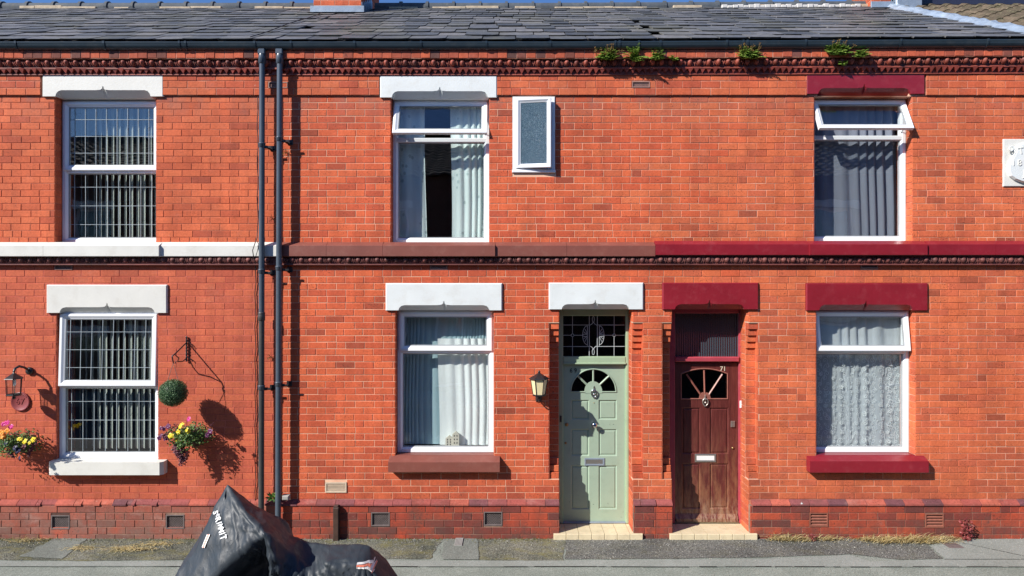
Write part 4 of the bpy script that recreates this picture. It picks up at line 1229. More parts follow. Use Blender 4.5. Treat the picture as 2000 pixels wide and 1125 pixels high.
def blind(g, y, label, ang):
    e = empty('vertical_blind', ((g[0] + g[1]) / 2, y, g[2]), label, 'blind', 'vertical blinds in the leaded windows')
    hr = MB(); hr.box(g[0] - .02, g[1] + .02, y - .02, y + .02, g[3] - .05, g[3] - .01); hr.build('head_rail', mat['pvc'], e)
    w_, pit = .085, .079; me = MB(); n = 6; zt, zb_ = g[3] - .05, g[2] + .01
    hh = zt - zb_
    vs = [(-w_ / 2 + w_ * i / n, .006 * math.cos(math.pi * (i / n - .5)), z) for z in (0, hh) for i in range(n + 1)]
    me.add(vs, [(i, i + 1, n + 1 + i + 1, n + 1 + i) for i in range(n)], True)
    ms = me.mesh('slat', mat['blind'], Vector((0, 0, 0)))
    x = g[0] - .01
    while x < g[1] + .02:
        a = ang + R.uniform(-4, 4) - (14 if x < g[0] + .28 else 0)
        inst('slat', ms, (x, y + R.uniform(-.003, .003), zb_ + R.uniform(0, .004)), e, (0, 0, rad(a)))
        x += pit
blind((g1u[0], g1u[1], g1u[2], g1u[3]), .30, 'cream vertical slat blind behind the leaded upstairs window on the left', -38)
blind((g1l[0], g1l[1], g1l[2], g1l[3]), .24, 'cream vertical slat blind behind the leaded downstairs window on the left', -36)
cx = lambda u, y=.30: fx(u, y)
curtain('curtain', 'cur_teal', 'pale teal leaf patterned curtain hanging in the shaded left half of the open upstairs window', 'curtain', cx(768), cx(833), g2u[2], g2u[3] + .02, .27, .022, .085, 3)
curtain('curtain', 'cur_teal', 'pale teal leaf patterned curtain in sunlight, right half of the open upstairs window', 'curtain', cx(880), cx(948), g2u[2], g2u[3] + .02, .27, .022, .10, 5)
curtain('net_curtain', 'cur_net2', 'bluish net curtain filling the downstairs window behind the little ceramic houses', 'curtain', g2l[0] - .02, g2l[1] + .04, g2l[2], g2l[3] + .02, .31, .008, .055, 8)
curtain('net_curtain', 'cur_net', 'bright white net curtain panel on the right of the window beside the lantern', 'curtain', cx(856), g2l[1] + .03, g2l[2], fz(661, .28), .265, .012, .13, 11)
curtain('curtain', 'cur_grey', 'charcoal grey pleated curtain closed across the upstairs window under the crimson lintel', 'curtain', g3u[0] - .03, g3u[1] + .03, g3u[2] + .01, g3u[3] + .02, .27, .030, .14, 21)
curtain('curtain', 'cur_back', 'grey lined curtain drawn behind the lace net downstairs on the right', 'curtain', g3l[0] - .03, g3l[1] + .03, g3l[2], g3l[3] + .02, .33, .020, .12, 31)
# lace net with scroll motifs
lz0, lz1 = fz(868, .24), g3l[3] + .0
e = empty('lace_curtain', ((g3l[0] + g3l[1]) / 2, .235, lz0), 'white lace net with scrolls and a scalloped hem in the window above the crimson sill', 'curtain')
drape_sheet(g3l[0] - .02, g3l[1] + .02, lz0, lz1, .225, .012, .15, 17, scallop=.085).build('net', mat['lace'], e)
q_ = random.Random(4); mo = MB()
def ribbon(pts, w):
    for (a, b) in zip(pts[:-1], pts[1:]):
        dx, dz = b[0] - a[0], b[1] - a[1]; l_ = math.hypot(dx, dz) or 1; nx, nz = -dz / l_ * w, dx / l_ * w
        ya = .208 + .010 * math.sin(a[0] * 42); yb = .208 + .010 * math.sin(b[0] * 42)
        mo.add([(a[0] - nx, ya, a[1] - nz), (b[0] - nx, yb, b[1] - nz), (b[0] + nx, yb, b[1] + nz), (a[0] + nx, ya, a[1] + nz)], [(0, 1, 2, 3)])
nx_ = 11
for ci in range(nx_):
    for rj in range(21):
        x = g3l[0] + (g3l[1] - g3l[0]) * (ci + .5 + .25 * (rj % 2)) / nx_ + q_.uniform(-.01, .01); z = lz0 + .045 + rj * .056 + q_.uniform(-.010, .010)
        if z > lz1 - .05: continue
        kind = (ci + rj) % 3; sg = q_.choice((-1, 1)); a0 = q_.uniform(0, 6.28)
        if kind < 2:
            pts = [(x + sg * (.034 - .0028 * t) * math.cos(a0 + t * .75), z + (.034 - .0028 * t) * math.sin(a0 + t * .75)) for t in range(11)]
            ribbon(pts, .0028)
            ribbon([pts[0], (pts[0][0] + sg * .02, pts[0][1] - .03), (pts[0][0] + sg * .015, pts[0][1] - .06)], .003)
        if kind == 2 or q_.random() < .35:
            for p in range(5):
                a = a0 + p * 1.257
                ribbon([(x + .008 * math.cos(a), z + .008 * math.sin(a)), (x + .020 * math.cos(a), z + .020 * math.sin(a))], .0055)
for i in range(200):
    xa_ = g3l[0] - .01 + (g3l[1] - g3l[0] + .02) * i / 200; xb_ = g3l[0] - .01 + (g3l[1] - g3l[0] + .02) * (i + 1) / 200
    f_ = lambda x: lz0 + .004 - .018 * abs(math.sin(math.pi * x / .085))
    ribbon([(xa_, f_(xa_)), (xb_, f_(xb_))], .004)
mo.build('lace_motifs', mat['lacem'], e)['kind'] = 'stuff'

# ceramic houses on the inner sill
e = empty('ceramic_house_ornament', (fx(883, .20), .20, fz(874, .20)), 'small white ceramic terrace of gabled houses on the inner window sill', 'ornament')
MB().box(g2l[0] - .02, g2l[1] + .02, .172, .34, g2l[2] - .05, fz(874, .20) - .002, .004).build('inner_sill', mat['pvc'], H[2])
def gable(u0, u1, v0, v1, y):
    x0, x1, z0, z1 = fx(u0, y), fx(u1, y), fz(v1, y), fz(v0, y); zm = z1 - (x1 - x0) * .42
    m_ = MB(); m_.prism([(x0, z0), (x1, z0), (x1, zm), ((x0 + x1) / 2, z1), (x0, zm)], y, y + .05); return m_, x0, x1, z0, zm
for (u0, u1, v0, y) in ((870, 884, 851, .190), (883.5, 896.5, 843, .185)):
    m_, a, b, c, d = gable(u0, u1, v0, 874, y); hs_ = m_.build('ceramic_house', mat['ornament'], e)
    wv = MB()
    for i in range(2):
        for j in range(3):
            xx = a + (b - a) * (.3 + .4 * i); zz = c + (d - c) * (.35 + .27 * j); wv.box(xx - .006, xx + .006, y - .0015, y + .001, zz - .009, zz + .009)
    wv.build('tiny_window', mat['dark'], hs_)

# ------------------------------------------------------------------ doors
def panel_ring(x0, x1, z0, z1, y):       # sunk moulding and raised field inside an opening of the leaf
    m_ = MB(); m_.ring(x0, x1, z0, z1, [(0, y), (.006, y + .004), (.014, y + .014), (.020, y + .014), (.030, y + .006)])
    m_.add([(x0 + .030, y + .006, z0 + .030), (x1 - .030, y + .006, z0 + .030), (x1 - .030, y + .006, z1 - .030), (x0 + .030, y + .006, z1 - .030)], [(0, 1, 2, 3)])
    return m_
def door(k, yd, leaf, panels, mk, frame_mk, jl, jr, vtr, top, yfr):
    """leaf: (u0,u1,v0,v1) of the leaf on its plane"""
    X = lambda u: fx(u, yd); Z = lambda v: fz(v, yd)
    x0, x1, z0, z1 = X(leaf[0]), X(leaf[1]), Z(leaf[3]), Z(leaf[2])
    pans = [(X(a), X(b), Z(d), Z(c)) for a, b, c, d in panels]
    glass = top
    gx0, gx1, gz0, gz1 = X(glass[0]), X(glass[1]), Z(glass[3]), Z(glass[2])
    mb = MB(); sheet(mb, x0, x1, z0, z1, pans + [(gx0, gx1, gz0, gz1)], yd, yd + .044)
    return mb, pans, (x0, x1, z0, z1), (gx0, gx1, gz0, gz1)
# --- sage green door
YD = .31
mb, pans, L2, G2 = door(2, YD, (1101, 1220.5, 712, 1018), [(1115, 1151, 781, 820), (1169, 1205, 781, 820), (1115, 1151, 838, 891), (1169, 1205, 838, 891), (1115, 1151, 909, 995), (1169, 1205, 909, 995)], 'green', 'greenf', 0, 0, 0, (1115, 1203, 721, 765), .22)
gc = (fx(1159, YD), fz(765, YD)); Ro = 44 * S * (D + YD) / D; Ri = 15 * S * (D + YD) / D
n = 28
for i in range(n):          # infill above the arch
    xa_, xb_ = G2[0] + (G2[1] - G2[0]) * i / n, G2[0] + (G2[1] - G2[0]) * (i + 1) / n
    f_ = lambda x: gc[1] + math.sqrt(max(0, Ro ** 2 - (x - gc[0]) ** 2))
    mb.add([(xa_, YD, f_(xa_)), (xb_, YD, f_(xb_)), (xb_, YD, G2[3]), (xa_, YD, G2[3])], [(0, 1, 2, 3)])
    mb.add([(xa_, YD, f_(xa_)), (xa_, YD + .03, f_(xa_)), (xb_, YD + .03, f_(xb_)), (xb_, YD, f_(xb_))], [(0, 1, 2, 3)])
d2 = mb.build('door', mat['green'], H[2])
for p in pans: panel_ring(*p, YD).build('door_panel', mat['green'], d2)
MB().box(G2[0] - .01, G2[1] + .01, YD + .028, YD + .034, G2[2] - .01, G2[3] + .01).build('fan_glass', mat['glassd'], d2)
def arc(c, r, y, a0, a1, n): return [(c[0] + r * math.cos(a0 + (a1 - a0) * i / n), y, c[1] + r * math.sin(a0 + (a1 - a0) * i / n)) for i in range(n + 1)]
fr = MB(); fr.tube(arc(gc, Ro + .002, YD - .002, 0, math.pi, 24), .009, 6)
fr.tube([(gc[0] - Ro - .008, YD - .002, gc[1] - .002), (gc[0] - Ri * 1.1, YD - .002, gc[1] - .002)], .008, 6)
fr.tube([(gc[0] + Ro + .008, YD - .002, gc[1] - .002), (gc[0] + Ri * 1.1, YD - .002, gc[1] - .002)], .008, 6)
hub = [(gc[0] + Ri * math.cos(math.pi * i / 12) * (1.15), gc[1] + Ri * math.sin(math.pi * i / 12) * 1.35) for i in range(13)]
fr.prism([(gc[0] + Ri * 1.15, gc[1] - .02)] + hub + [(gc[0] - Ri * 1.15, gc[1] - .02)], YD - .004, YD + .026)
for a in (45, 90, 135):
    p0 = (gc[0] + Ri * 1.1 * math.cos(rad(a)), YD + .006, gc[1] + Ri * 1.2 * math.sin(rad(a))); p1 = (gc[0] + Ro * math.cos(rad(a)), YD + .006, gc[1] + Ro * math.sin(rad(a)))
    fr.tube([p0, p1], .0125, 4, smooth=False)
fr.build('fan_bars', mat['green'], d2)
def plate(parent, name, u0, u1, v0, v1, y, m1, m2):
    x0, x1, z0, z1 = fx(u0, y), fx(u1, y), fz(v1, y), fz(v0, y)
    mb = MB(); mb.ring(x0, x1, z0, z1, [(0, y + .006), (0, y - .006), (.004, y - .009), (.018, y - .009), (.024, y - .004), (.024, y + .004)])
    o = mb.build(name, mat[m1], parent)
    MB().box(x0 + .022, x1 - .022, y - .006, y + .002, z0 + .022, z1 - .022, .003).build('letter_flap', mat[m2], parent); return o
plate(d2, 'letter_plate', 1141.5, 1181, 894.5, 909.5, YD, 'lead', 'nickel')
def lathe_obj(name, u, v, y, prof, m_, parent, n=20):
    return MB().lathe(prof, (fx(u, y), y, fz(v, y)), n, 'y').build(name, mat[m_], parent)
knobp = [(.030, 0), (.032, .006), (.014, .012), (.012, .035), (.030, .045), (.036, .060), (.030, .074), (.014, .080), (.002, .082)]
lathe_obj('door_knob', 1160, 829, YD, knobp, 'chrome', d2)
lathe_obj('door_lock', 1106.5, 829, YD, [(.022, 0), (.022, .010), (.013, .012), (.012, .017), (.002, .018)], 'brass', d2)
lathe_obj('door_lock', 1104.5, 865, YD, [(.014, 0), (.014, .008), (.006, .012), (.001, .013)], 'brass', d2)
lathe_obj('spy_hole', 1160, 786.5, YD, [(.006, 0), (.006, .005), (.001, .006)], 'brass', d2, 8)
def knocker(parent, u, v, y, m_):
    x, z = fx(u, y), fz(v, y); mb = MB()
    mb.lathe([(.022, 0), (.024, .008), (.016, .016), (.012, .022), (.002, .026)], (x, y, z + .035), 14, 'y')
    mb.lathe([(.002, .0), (.008, .012), (.010, .022), (.003, .05)], (x, y - .010, z + .045), 10, 'z')
    mb.tube([(x + .034 * math.sin(a) * (1 - .2 * math.cos(a)), y - .020, z - .012 - .046 * math.cos(a) + .01) for a in [2 * math.pi * i / 18 for i in range(19)]], .0075, 8)
    mb.lathe([(.002, 0), (.016, .004), (.014, .018), (.002, .022)], (x, y - .012, z - .005), 12, 'y')
    mb.lathe([(.012, 0), (.014, .008), (.003, .014)], (x, y, z - .052), 12, 'y')
    return mb.build('door_knocker', mat[m_], parent)
knocker(d2, 1160, 768, YD, 'chrome')
def text(name, s_, x, z, y, size, m_, parent, fn=None, ext=.0025, sx=1.0, rot=0.0, bold=0.0):
    cu = bpy.data.curves.new(name, 'FONT'); cu.body = s_; cu.size = size; cu.extrude = ext; cu.align_x = 'CENTER'; cu.align_y = 'CENTER'
    cu.resolution_u = 4; cu.offset = bold
    t = bpy.data.objects.new(name, cu); COL.objects.link(t)
    dg = bpy.context.evaluated_depsgraph_get(); dg.update()
    me = bpy.data.meshes.new_from_object(t.evaluated_get(dg)); bpy.data.objects.remove(t); bpy.data.curves.remove(cu)
    ca, sa = math.cos(rot), math.sin(rot)
    vs = [(x + (v.co.x * sx) * ca - v.co.y * sa, y - v.co.z, z + (v.co.x * sx) * sa + v.co.y * ca) for v in me.vertices]
    mb = MB(); mb.add(vs, [tuple(p.vertices) for p in me.polygons])
    if fn: mb.xf(fn)
    bpy.data.meshes.remove(me)
    return mb.build(name, mat[m_], parent)
text('door_number', '6', fx(1115.5, YD), fz(724, YD), YD - .003, .078, 'iron', d2)
text('door_number', '9', fx(1124, YD), fz(724, YD), YD - .003, .078, 'iron', d2)
cp = MB()
for (u, v, a, L_) in ((1191, 829, -.9, .03), (1198, 829, .1, .02), (1187, 983, -.9, .03), (1159, 985, 0, .016), (1217, 1000, .8, .010), (1213, 1010, .3, .010), (1112, 980, .5, .008), (1118, 985, 1.0, .008), (1141, 852, 0, .006)):
    x, z = fx(u, YD), fz(v, YD); dx, dz = math.cos(a) * L_ / 2, math.sin(a) * L_ / 2; w = .0035
    cp.add([(x - dx, YD - .0012, z - dz), (x + dx * .4, YD - .0012, z + dz * .3 - w), (x + dx, YD - .0012, z + dz), (x + dx * .2, YD - .0012, z + dz * .2 + w)], [(0, 1, 2, 3)])
cp.build('paint_chip', mat['dark'], d2)
# frame: jambs, head, transom, sill strip
YF = .27
o_ = OP['2d']
fb = MB(); zt0 = .078
jl1, jr0 = fx(1099.5, YD), fx(1221.5, YD)
for (a, b) in ((o_[0] + .001, jl1), (jr0, o_[1] - .001)):
    fb.box(a, b, YF, .355, zt0, o_[3] + .0, .006)
fb.box(jl1 + .0005, jr0 - .0005, YF + .002, .353, fz(617, YF), o_[3] - .001, .006)
fb.box(jl1 + .0005, jr0 - .0005, YF - .002, .353, fz(710, YF), fz(696.5, YF), .008)
fb.box(jl1 + .001, jr0 - .001, YF - .016, YF + .02, fz(711.5, YF), fz(708.5, YF), .004)
df = fb.build('door_frame', mat['greenf'], H[2])
bt = MB()
for (a, b) in ((jl1, jl1 + .008), (jr0 - .008, jr0)): bt.box(a, b, YD - .012, YD + .01, .09, fz(711, YD))
bt.build('door_stop', mat['greenf'], df)
MB().box(jl1, jr0, YF + .005, YD + .04, .074, .094, .006).build('threshold', mat['lead'], df)
MB().box(fx(1093.5, YF), fx(1097, YF), YF - .012, YF, fz(824, YF), fz(812, YF), .003).build('door_bell', mat['iron'], df)
# fanlight with leaded pattern
fu = lambda X: fx(1020 + X / 4.327, YD); fv = lambda Y: fz(540 + Y / 4.327, YD)
MB().box(jl1 - .002, jr0 + .002, YD + .010, YD + .016, fz(697, YF) - .01, fz(616, YF) + .01).build('fanlight_pane', mat['glassd'], df)
lp = MB(); yl = YD + .006
def L(pts, r=.0036): lp.tube([(fu(a), yl, fv(b)) for a, b in pts], r, 5)
for X in (567, 635): L([(X, 330), (X, 672)], .0045)
for X in (425, 777): L([(X, 330), (X, 482)]); L([(X, 512), (X, 672)])
for Y in (410, 592): L([(343, Y), (565, Y)]); L([(637, Y), (866, Y)])
L([(343, 497), (411, 497)]); L([(440, 497), (500, 497)]); L([(703, 497), (763, 497)]); L([(791, 497), (866, 497)])
for X in (425, 777): L([(X - 15, 497), (X, 482), (X + 15, 497), (X, 512), (X - 15, 497)], .0045)
for sg, Xc in ((-1, 551), (1, 652)):
    L([(Xc, 415), (Xc, 588)])
    L([(Xc + sg * 40 * math.sin(math.pi * t / 12) , 497 - 80 * math.cos(math.pi * t / 12)) for t in range(13)])
    for aa in (-52, -26, 26, 52): L([(Xc, 497 + aa * .25), (Xc + sg * 34 * math.cos(rad(aa)), 497 + 84 * math.sin(rad(aa)) * .8)])
    L([(Xc, 505), (Xc + sg * 25, 507), (Xc + sg * 50, 497), (Xc + sg * 25, 487), (Xc, 489)], .0045)
for Yc, s2 in ((362, 1), (638, -1)):
    L([(601 + 9 * math.cos(t * math.pi / 6), Yc + 26 * math.sin(t * math.pi / 6)) for t in range(13)])
    L([(601, Yc + s2 * 22), (590, Yc + s2 * 40), (572, Yc + s2 * 50)]); L([(601, Yc + s2 * 22), (613, Yc + s2 * 40), (632, Yc + s2 * 50)])
lp.build('lead_came', mat['lead_came'], df)

# --- dark red wooden door
def worn(name):
    q = M(name)
    gr = q.noise(9, 6, .65, vec=q.mapped((9, 9, .55)))
    col = q.ramp(gr, [(.3, (.062, .014, .013)), (.55, (.11, .024, .020)), (.75, (.15, .038, .028))])
    wear = q.math('MULTIPLY', q.rng(q.sep(2), .15, 1.35, 1.0, 0.0), q.rng(q.noise(7, 6, .75, vec=q.mapped((2.2, 2, .45))), .44, .62, 0, 1))
    col = q.mix(q.math('MULTIPLY', wear, .8), col, (.27, .13, .065))
    low = q.math('MULTIPLY', q.rng(q.sep(2), .1, .42, .9, 0), q.rng(q.noise(14, 5, .7, vec=q.mapped((2, 1, .6))), .42, .6, 0, 1))
    col = q.mix(low, col, (.32, .22, .15))
    q.bump(gr, .2, .003)
    return q.fin(col, q.rng(gr, .3, .7, .28, .5), 0, .5)
mat['redwood'] = worn('worn_red_varnished_wood')
mat['brasslit'] = plain('sunlit_number_brass', (.62, .55, .42), .5, .05)  # paler copy of the brass, its sunlit brightness put into the colour
mat['redbar'] = plain('glazing_bar_wood', (.26, .10, .075), .4, .2, 8)
YD3 = .325
mb, pans, L3, G3 = door(3, YD3, (1317, 1441, 709, 1016), [(1332, 1368, 796, 887), (1386, 1423, 796, 887), (1332, 1368, 905, 994), (1386, 1423, 905, 994)], 'redwood', 'redf', 0, 0, 0, (1330, 1421, 720, 779), .23)
xm = (G3[0] + G3[1]) / 2; zt = lambda x: G3[3] - .065 * ((x - xm) / ((G3[1] - G3[0]) / 2)) ** 2
for i in range(20):
    xa_, xb_ = G3[0] + (G3[1] - G3[0]) * i / 20, G3[0] + (G3[1] - G3[0]) * (i + 1) / 20
    mb.add([(xa_, YD3, zt(xa_)), (xb_, YD3, zt(xb_)), (xb_, YD3, G3[3]), (xa_, YD3, G3[3])], [(0, 1, 2, 3)])
d3 = mb.build('door', mat['redwood'], H[3])
for p in pans: panel_ring(*p, YD3).build('door_panel', mat['redwood'], d3)
MB().box(G3[0] - .01, G3[1] + .01, YD3 + .024, YD3 + .030, G3[2] - .01, G3[3] + .01).build('door_glass', mat['glassd'], d3)
fr = MB()
fr.tube([(x, YD3 - .002, zt(x)) for x in [G3[0] + (G3[1] - G3[0]) * i / 16 for i in range(17)]], .009, 5)
for (a, b) in (((G3[0], zt(G3[0])), (G3[0], G3[2])), ((G3[1], zt(G3[1])), (G3[1], G3[2])), ((G3[0], G3[2]), (G3[1], G3[2]))): fr.tube([(a[0], YD3 - .002, a[1]), (b[0], YD3 - .002, b[1])], .009, 5)
hc = (fx(1377, YD3), fz(776, YD3))
fr.prism([(hc[0] + .075, G3[2] - .005), (hc[0] + .06, hc[1] + .035), (hc[0] + .03, hc[1] + .06), (hc[0] - .03, hc[1] + .06), (hc[0] - .06, hc[1] + .035), (hc[0] - .075, G3[2] - .005)], YD3 - .003, YD3 + .022)
for (u, v) in ((1341, 731), (1375.5, 723), (1411, 731)):
    fr.tube([(hc[0] + (fx(u, YD3) - hc[0]) * .22, YD3 + .004, hc[1] + .03), (fx(u, YD3), YD3 + .004, fz(v, YD3))], .0115, 4, smooth=False)
fr.build('glazing_bar', mat['redbar'], d3)
plate(d3, 'letter_plate', 1357, 1398.5, 886.5, 902.5, YD3, 'nickel', 'bell')
knocker(d3, 1377, 785, YD3, 'nickel')
lathe_obj('door_lock', 1431, 875, YD3, [(.016, 0), (.016, .008), (.007, .014), (.001, .016)], 'brass', d3)
MB().box(fx(1427, YD3), fx(1435, YD3), YD3 - .018, YD3, fz(834, YD3), fz(822, YD3), .004).build('night_latch', mat['nickel'], d3)
text('door_number', '7', fx(1409, YD3), fz(720.5, YD3), YD3 - .004, .082, 'brasslit', d3)
text('door_number', '1', fx(1415, YD3), fz(720.5, YD3), YD3 - .004, .082, 'brasslit', d3)
wb = MB(); wb.extx([(YD3 - .045, fz(1017, YD3)), (YD3 - .045, fz(1011, YD3)), (YD3 - .004, fz(1003, YD3)), (YD3, fz(1003, YD3)), (YD3, fz(1017, YD3))], L3[0] + .01, L3[1] - .01)
wb.build('weather_board', mat['redwood'], d3)
o_ = OP['3d']; YF3 = .275
fb = MB(); jl1, jr0 = fx(1316.5, YD3), fx(1441.5, YD3)
fb.box(o_[0] + .001, jl1, YF3, .358, .078, o_[3], .006)
fb.box(jr0 + .028, o_[1] - .001, YF3 - .02, .358, .078, o_[3] - .0, .008)
fb.box(jr0, jr0 + .0275, YF3 + .014, .358, .078, o_[3] - .001, .005)
fb.box(jl1 + .0005, jr0 - .0005, YF3 + .002, .356, fz(612, YF3), o_[3] - .001, .006)
fb.box(jl1 + .0005, jr0 - .0005, YF3 - .014, .356, fz(707, YF3), fz(697, YF3), .012)
df3 = fb.build('door_frame', mat['redf'], H[3])
MB().box(jl1 - .002, jr0 + .002, YD3 + .004, YD3 + .010, fz(698, YF3) - .01, fz(612, YF3) + .01).build('fanlight_pane', mat['reeded'], df3)
MB().box(jl1, jr0, YD3 - .035, YD3 + .04, .074, .100, .005).build('threshold', mat['stepgrout'], df3)
MB().box(fx(1443.5, YF3), fx(1450.5, YF3), YF3 - .035, YF3 - .0205, fz(796, YF3), fz(782, YF3), .005).build('door_bell', mat['bell'], df3)
# steps: tiled slabs
def step(k, u0, u1, ui0, ui1):
    o_ = OP[f'{k}d']; y0 = -.085; zt_ = .072
    x0, x1 = fx(u0, y0), fx(u1, y0)
    mb = MB(); mb.box(x0 + .003, x1 - .003, y0 + .006, -.012, -.01, zt_ - .006); mb.box(o_[0] + .001, o_[1] - .001, -.0125, .355, -.01, zt_ - .0065)
    s_ = mb.build('doorstep', mat['stepgrout'], H[k])
    n = round((x1 - x0) / .158); w = (x1 - x0) / n
    for i in range(n):
        a, b = x0 + i * w + .0025, x0 + (i + 1) * w - .0025
        t = MB(); t.box(a, b, y0, y0 + .02, .0, zt_ - .0, .004); t.box(a, b, y0 + .0205, .015, zt_ - .012, zt_ + R.uniform(-.001, .001)); t.build('step_tile', mat['steptile'], s_)
        for (ya, yb) in ((.020, .148), (.153, .282)):
            c, d = max(a, o_[0] + .004), min(b, o_[1] - .004)
            if d - c > .02:
                t = MB(); t.box(c, d, ya, yb, zt_ - .012, zt_ + R.uniform(-.001, .001)); t.build('step_tile', mat['steptile'], s_)
step(2, 1081, 1256, 0, 0); step(3, 1308, 1480, 0, 0)

# ------------------------------------------------------------------ downpipes
def downpipe(u, ubot, vbot, y, mt, mb_, label, clips, vjoin=None):
    xt, xb_ = fx(u, y), fx(ubot, y); zt_, zb_ = fz(104, y), fz(vbot, y)
    e = empty('downpipe', (xb_, y, zb_), label, 'downpipe', 'downpipes at the house joint')
    X = lambda z: xb_ + (xt - xb_) * (z - zb_) / (zt_ - zb_)
    zj = fz(vjoin, y) if vjoin else zb_
    MB().tube([(X(zj), y, zj), (X(zt_), y, zt_)], .034, 18).build('pipe', mat[mt], e)
    if vjoin:
        MB().tube([(X(zb_), y, zb_), (X(zj), y, zj)], .034, 18).build('pipe', mat[mb_], e)
        MB().lathe([(.034, -.09), (.041, -.085), (.041, -.02), (.038, -.012), (.041, -.004), (.041, .01), (.034, .014)], (X(zj), y, zj), 18).build('pipe_socket', mat[mb_], e)
    hp = MB(); hp.box(xt - .042, xt + .042, y - .040, y + .035, zt_ - .02, zt_ + .05, .008); hp.lathe([(.034, -.13), (.043, -.125), (.043, -.02), (.036, .0)], (xt, y, zt_), 18)
    hp.build('gutter_outlet', mat[mt], e)
    for v in clips:
        z = fz(v, y); x = X(z)
        c = MB(); c.lathe([(.034, -.028), (.040, -.024), (.040, .014), (.043, .018), (.043, .026), (.034, .030)], (x, y, z), 18)
        c.build('pipe_collar', mat[mt], e)
        b = MB(); b.box(x + .030, x + .115, y + .002, y + .012, z - .030, z - .005, .002); b.box(x + .030, x + .060, y - .006, y + .040, z - .034, z - .001, .004)
        b.tube([(x + .05, y + .02, z - .02), (x + .072, -.004, z - .03)], .012, 6)
        b.tube([(x + .10, -.030, z - .018), (x + .10, .01, z - .018)], .010, 6); b.box(x + .062, x + .125, -.012, .004, z - .045, z + .018, .003)
        b.build('wall_bracket', mat['iron'], e)
downpipe(512, 510, 1044, -.118, 'pipe', 'pipeold', 'grey downpipe, weathered brown in its lower half, left one of the pair', [284, 530, 757], 612)
downpipe(546.5, 543, 1034, -.118, 'pipe', 'pipe', 'clean blue-grey downpipe, right one of the pair', [272, 524, 750])
# loose cable beside the pipes
pts = [(fx(503 + 1.2 * math.sin(i * 1.7), -.02), -.016, fz(190 + i * 19.6)) for i in range(15)]
pts += [(fx(499, -.08), -.085, fz(474)), (fx(493, -.13), -.125, fz(490)), (fx(495.5, -.13), -.125, fz(505)), (fx(499, -.07), -.065, fz(512)), (fx(499, -.02), -.02, fz(520))]
pts += [(fx(498.5 + 1.3 * math.sin(i * 2.1), -.02), -.014, fz(530 + i * 21.5)) for i in range(22)]
tag(MB().tube(pts, .0055, 6).build('wall_cable', mat['cable'], None), 'thin dark cable hanging down the brickwork just left of the downpipes', 'cable')
tag(MB().tube([(fx(503, -.1), -.11, fz(472)), (fx(507, -.1), -.125, fz(480)), (fx(502, -.13), -.13, fz(494)), (fx(499, -.12), -.118, fz(503))], .0045, 6).build('cable_loop', mat['cable'], None), 'short loop of slack cable over the cream sill band', 'cable')
# post against the plinth
pm = MB(); x = fx(657, -.09); pm.box(x - .034, x + .034, -.125, -.060, 0, fz(990, -.09), .008); pm.box(x - .026, x + .026, -.118, -.066, fz(990, -.09), fz(986.5, -.09), .006)
tag(pm.build('drain_vent_post', mat['wood_post'], None), 'short dark brown square post standing against the brick plinth', 'post')
# small rubble and weeds behind the pipe foot
# ------------------------------------------------------------------ lanterns
def lantern(cx_, yc, zt_, w, h, glassm, label, style):
    e = empty('wall_lantern', (cx_, 0, zt_ - h), label, 'lantern')
    n = 6 if style == 'tapered' else 6
    prof = [(w * .64, 0), (w * .60, .008), (w * .46, h * .07), (w * .20, h * .15), (w * .08, h * .19), (w * .05, h * .21)]
    top = MB().lathe(prof, (cx_, yc, zt_ - h * .30), n, smooth=False); top.lathe([(w * .05, 0), (w * .09, .01), (w * .04, .022), (.001, .035)], (cx_, yc, zt_ - h * .10), 8)
    top.build('lantern_roof', mat['iron'], e)
    zc1, zc0 = zt_ - h * .30, zt_ - h * .82; r1 = w * .52; r0 = w * (.36 if style == 'tapered' else .46)
    g = MB().lathe([(r0 * .96, zc0 - zc1), (r1 * .96, 0)], (cx_, yc, zc1), n, smooth=False); g.build('lantern_glass', mat[glassm], e)
    f = MB()
    for i in range(n):
        a = 2 * math.pi * i / n
        f.tube([(cx_ + r0 * math.cos(a), yc + r0 * math.sin(a), zc0), (cx_ + r1 * math.cos(a), yc + r1 * math.sin(a), zc1)], .0045, 5)
    f.lathe([(r0 * 1.08, -.012), (r0 * 1.12, 0), (r0, .008), (r0 * .98, .004)], (cx_, yc, zc0), n, smooth=False)
    f.lathe([(.001, -h * .16), (w * .09, -h * .15), (w * .12, -h * .10), (w * .07, -h * .06), (w * .20, -h * .03), (r0 * 1.1, 0)], (cx_, yc, zc0), 10)
    f.build('lantern_frame', mat['iron'], e)
    arm = MB()
    if style == 'tapered':
        arm.box(cx_ - .035, cx_ + .035, -.014, -.001, zc0 - .10, zc0 + .10, .005)
        arm.tube([(cx_, yc, zc0 - .07), (cx_, yc + .04, zc0 - .10), (cx_, -.01, zc0 - .08)], .010, 6)
    else:
        arm.tube([(cx_, yc, zt_ - h * .08), (cx_ + .005, yc + .01, zt_ + .01), (cx_ + .02, yc + .06, zt_ + .035), (cx_ + .035, yc + .13, zt_ + .01), (cx_ + .04, -.01, zt_ - .04)], .014, 8)
        arm.lathe([(.045, 0), (.048, .02), (.03, .035), (.001, .04)], (cx_ + .04, -.001, zt_ - .04), 14, 'y')
    arm.build('lantern_bracket', mat['iron'], e)
    return e
lantern(fx(1053, -.11), -.11, fz(722, -.11), .20, .37, 'lampglass', 'black coach lantern with cream glass beside the sage green door', 'tapered')
ln = lantern(fx(27, -.22), -.22, fz(722, -.22), .165, .36, 'glass', 'black hexagonal coach lantern with clear glass at the left edge', 'straight')
MB().lathe([(.002, -.09), (.016, -.07), (.020, -.03), (.012, 0), (.001, .004)], (fx(28, -.22), -.22, fz(722, -.22) - .11), 10).build('bulb', mat['bell'], ln)
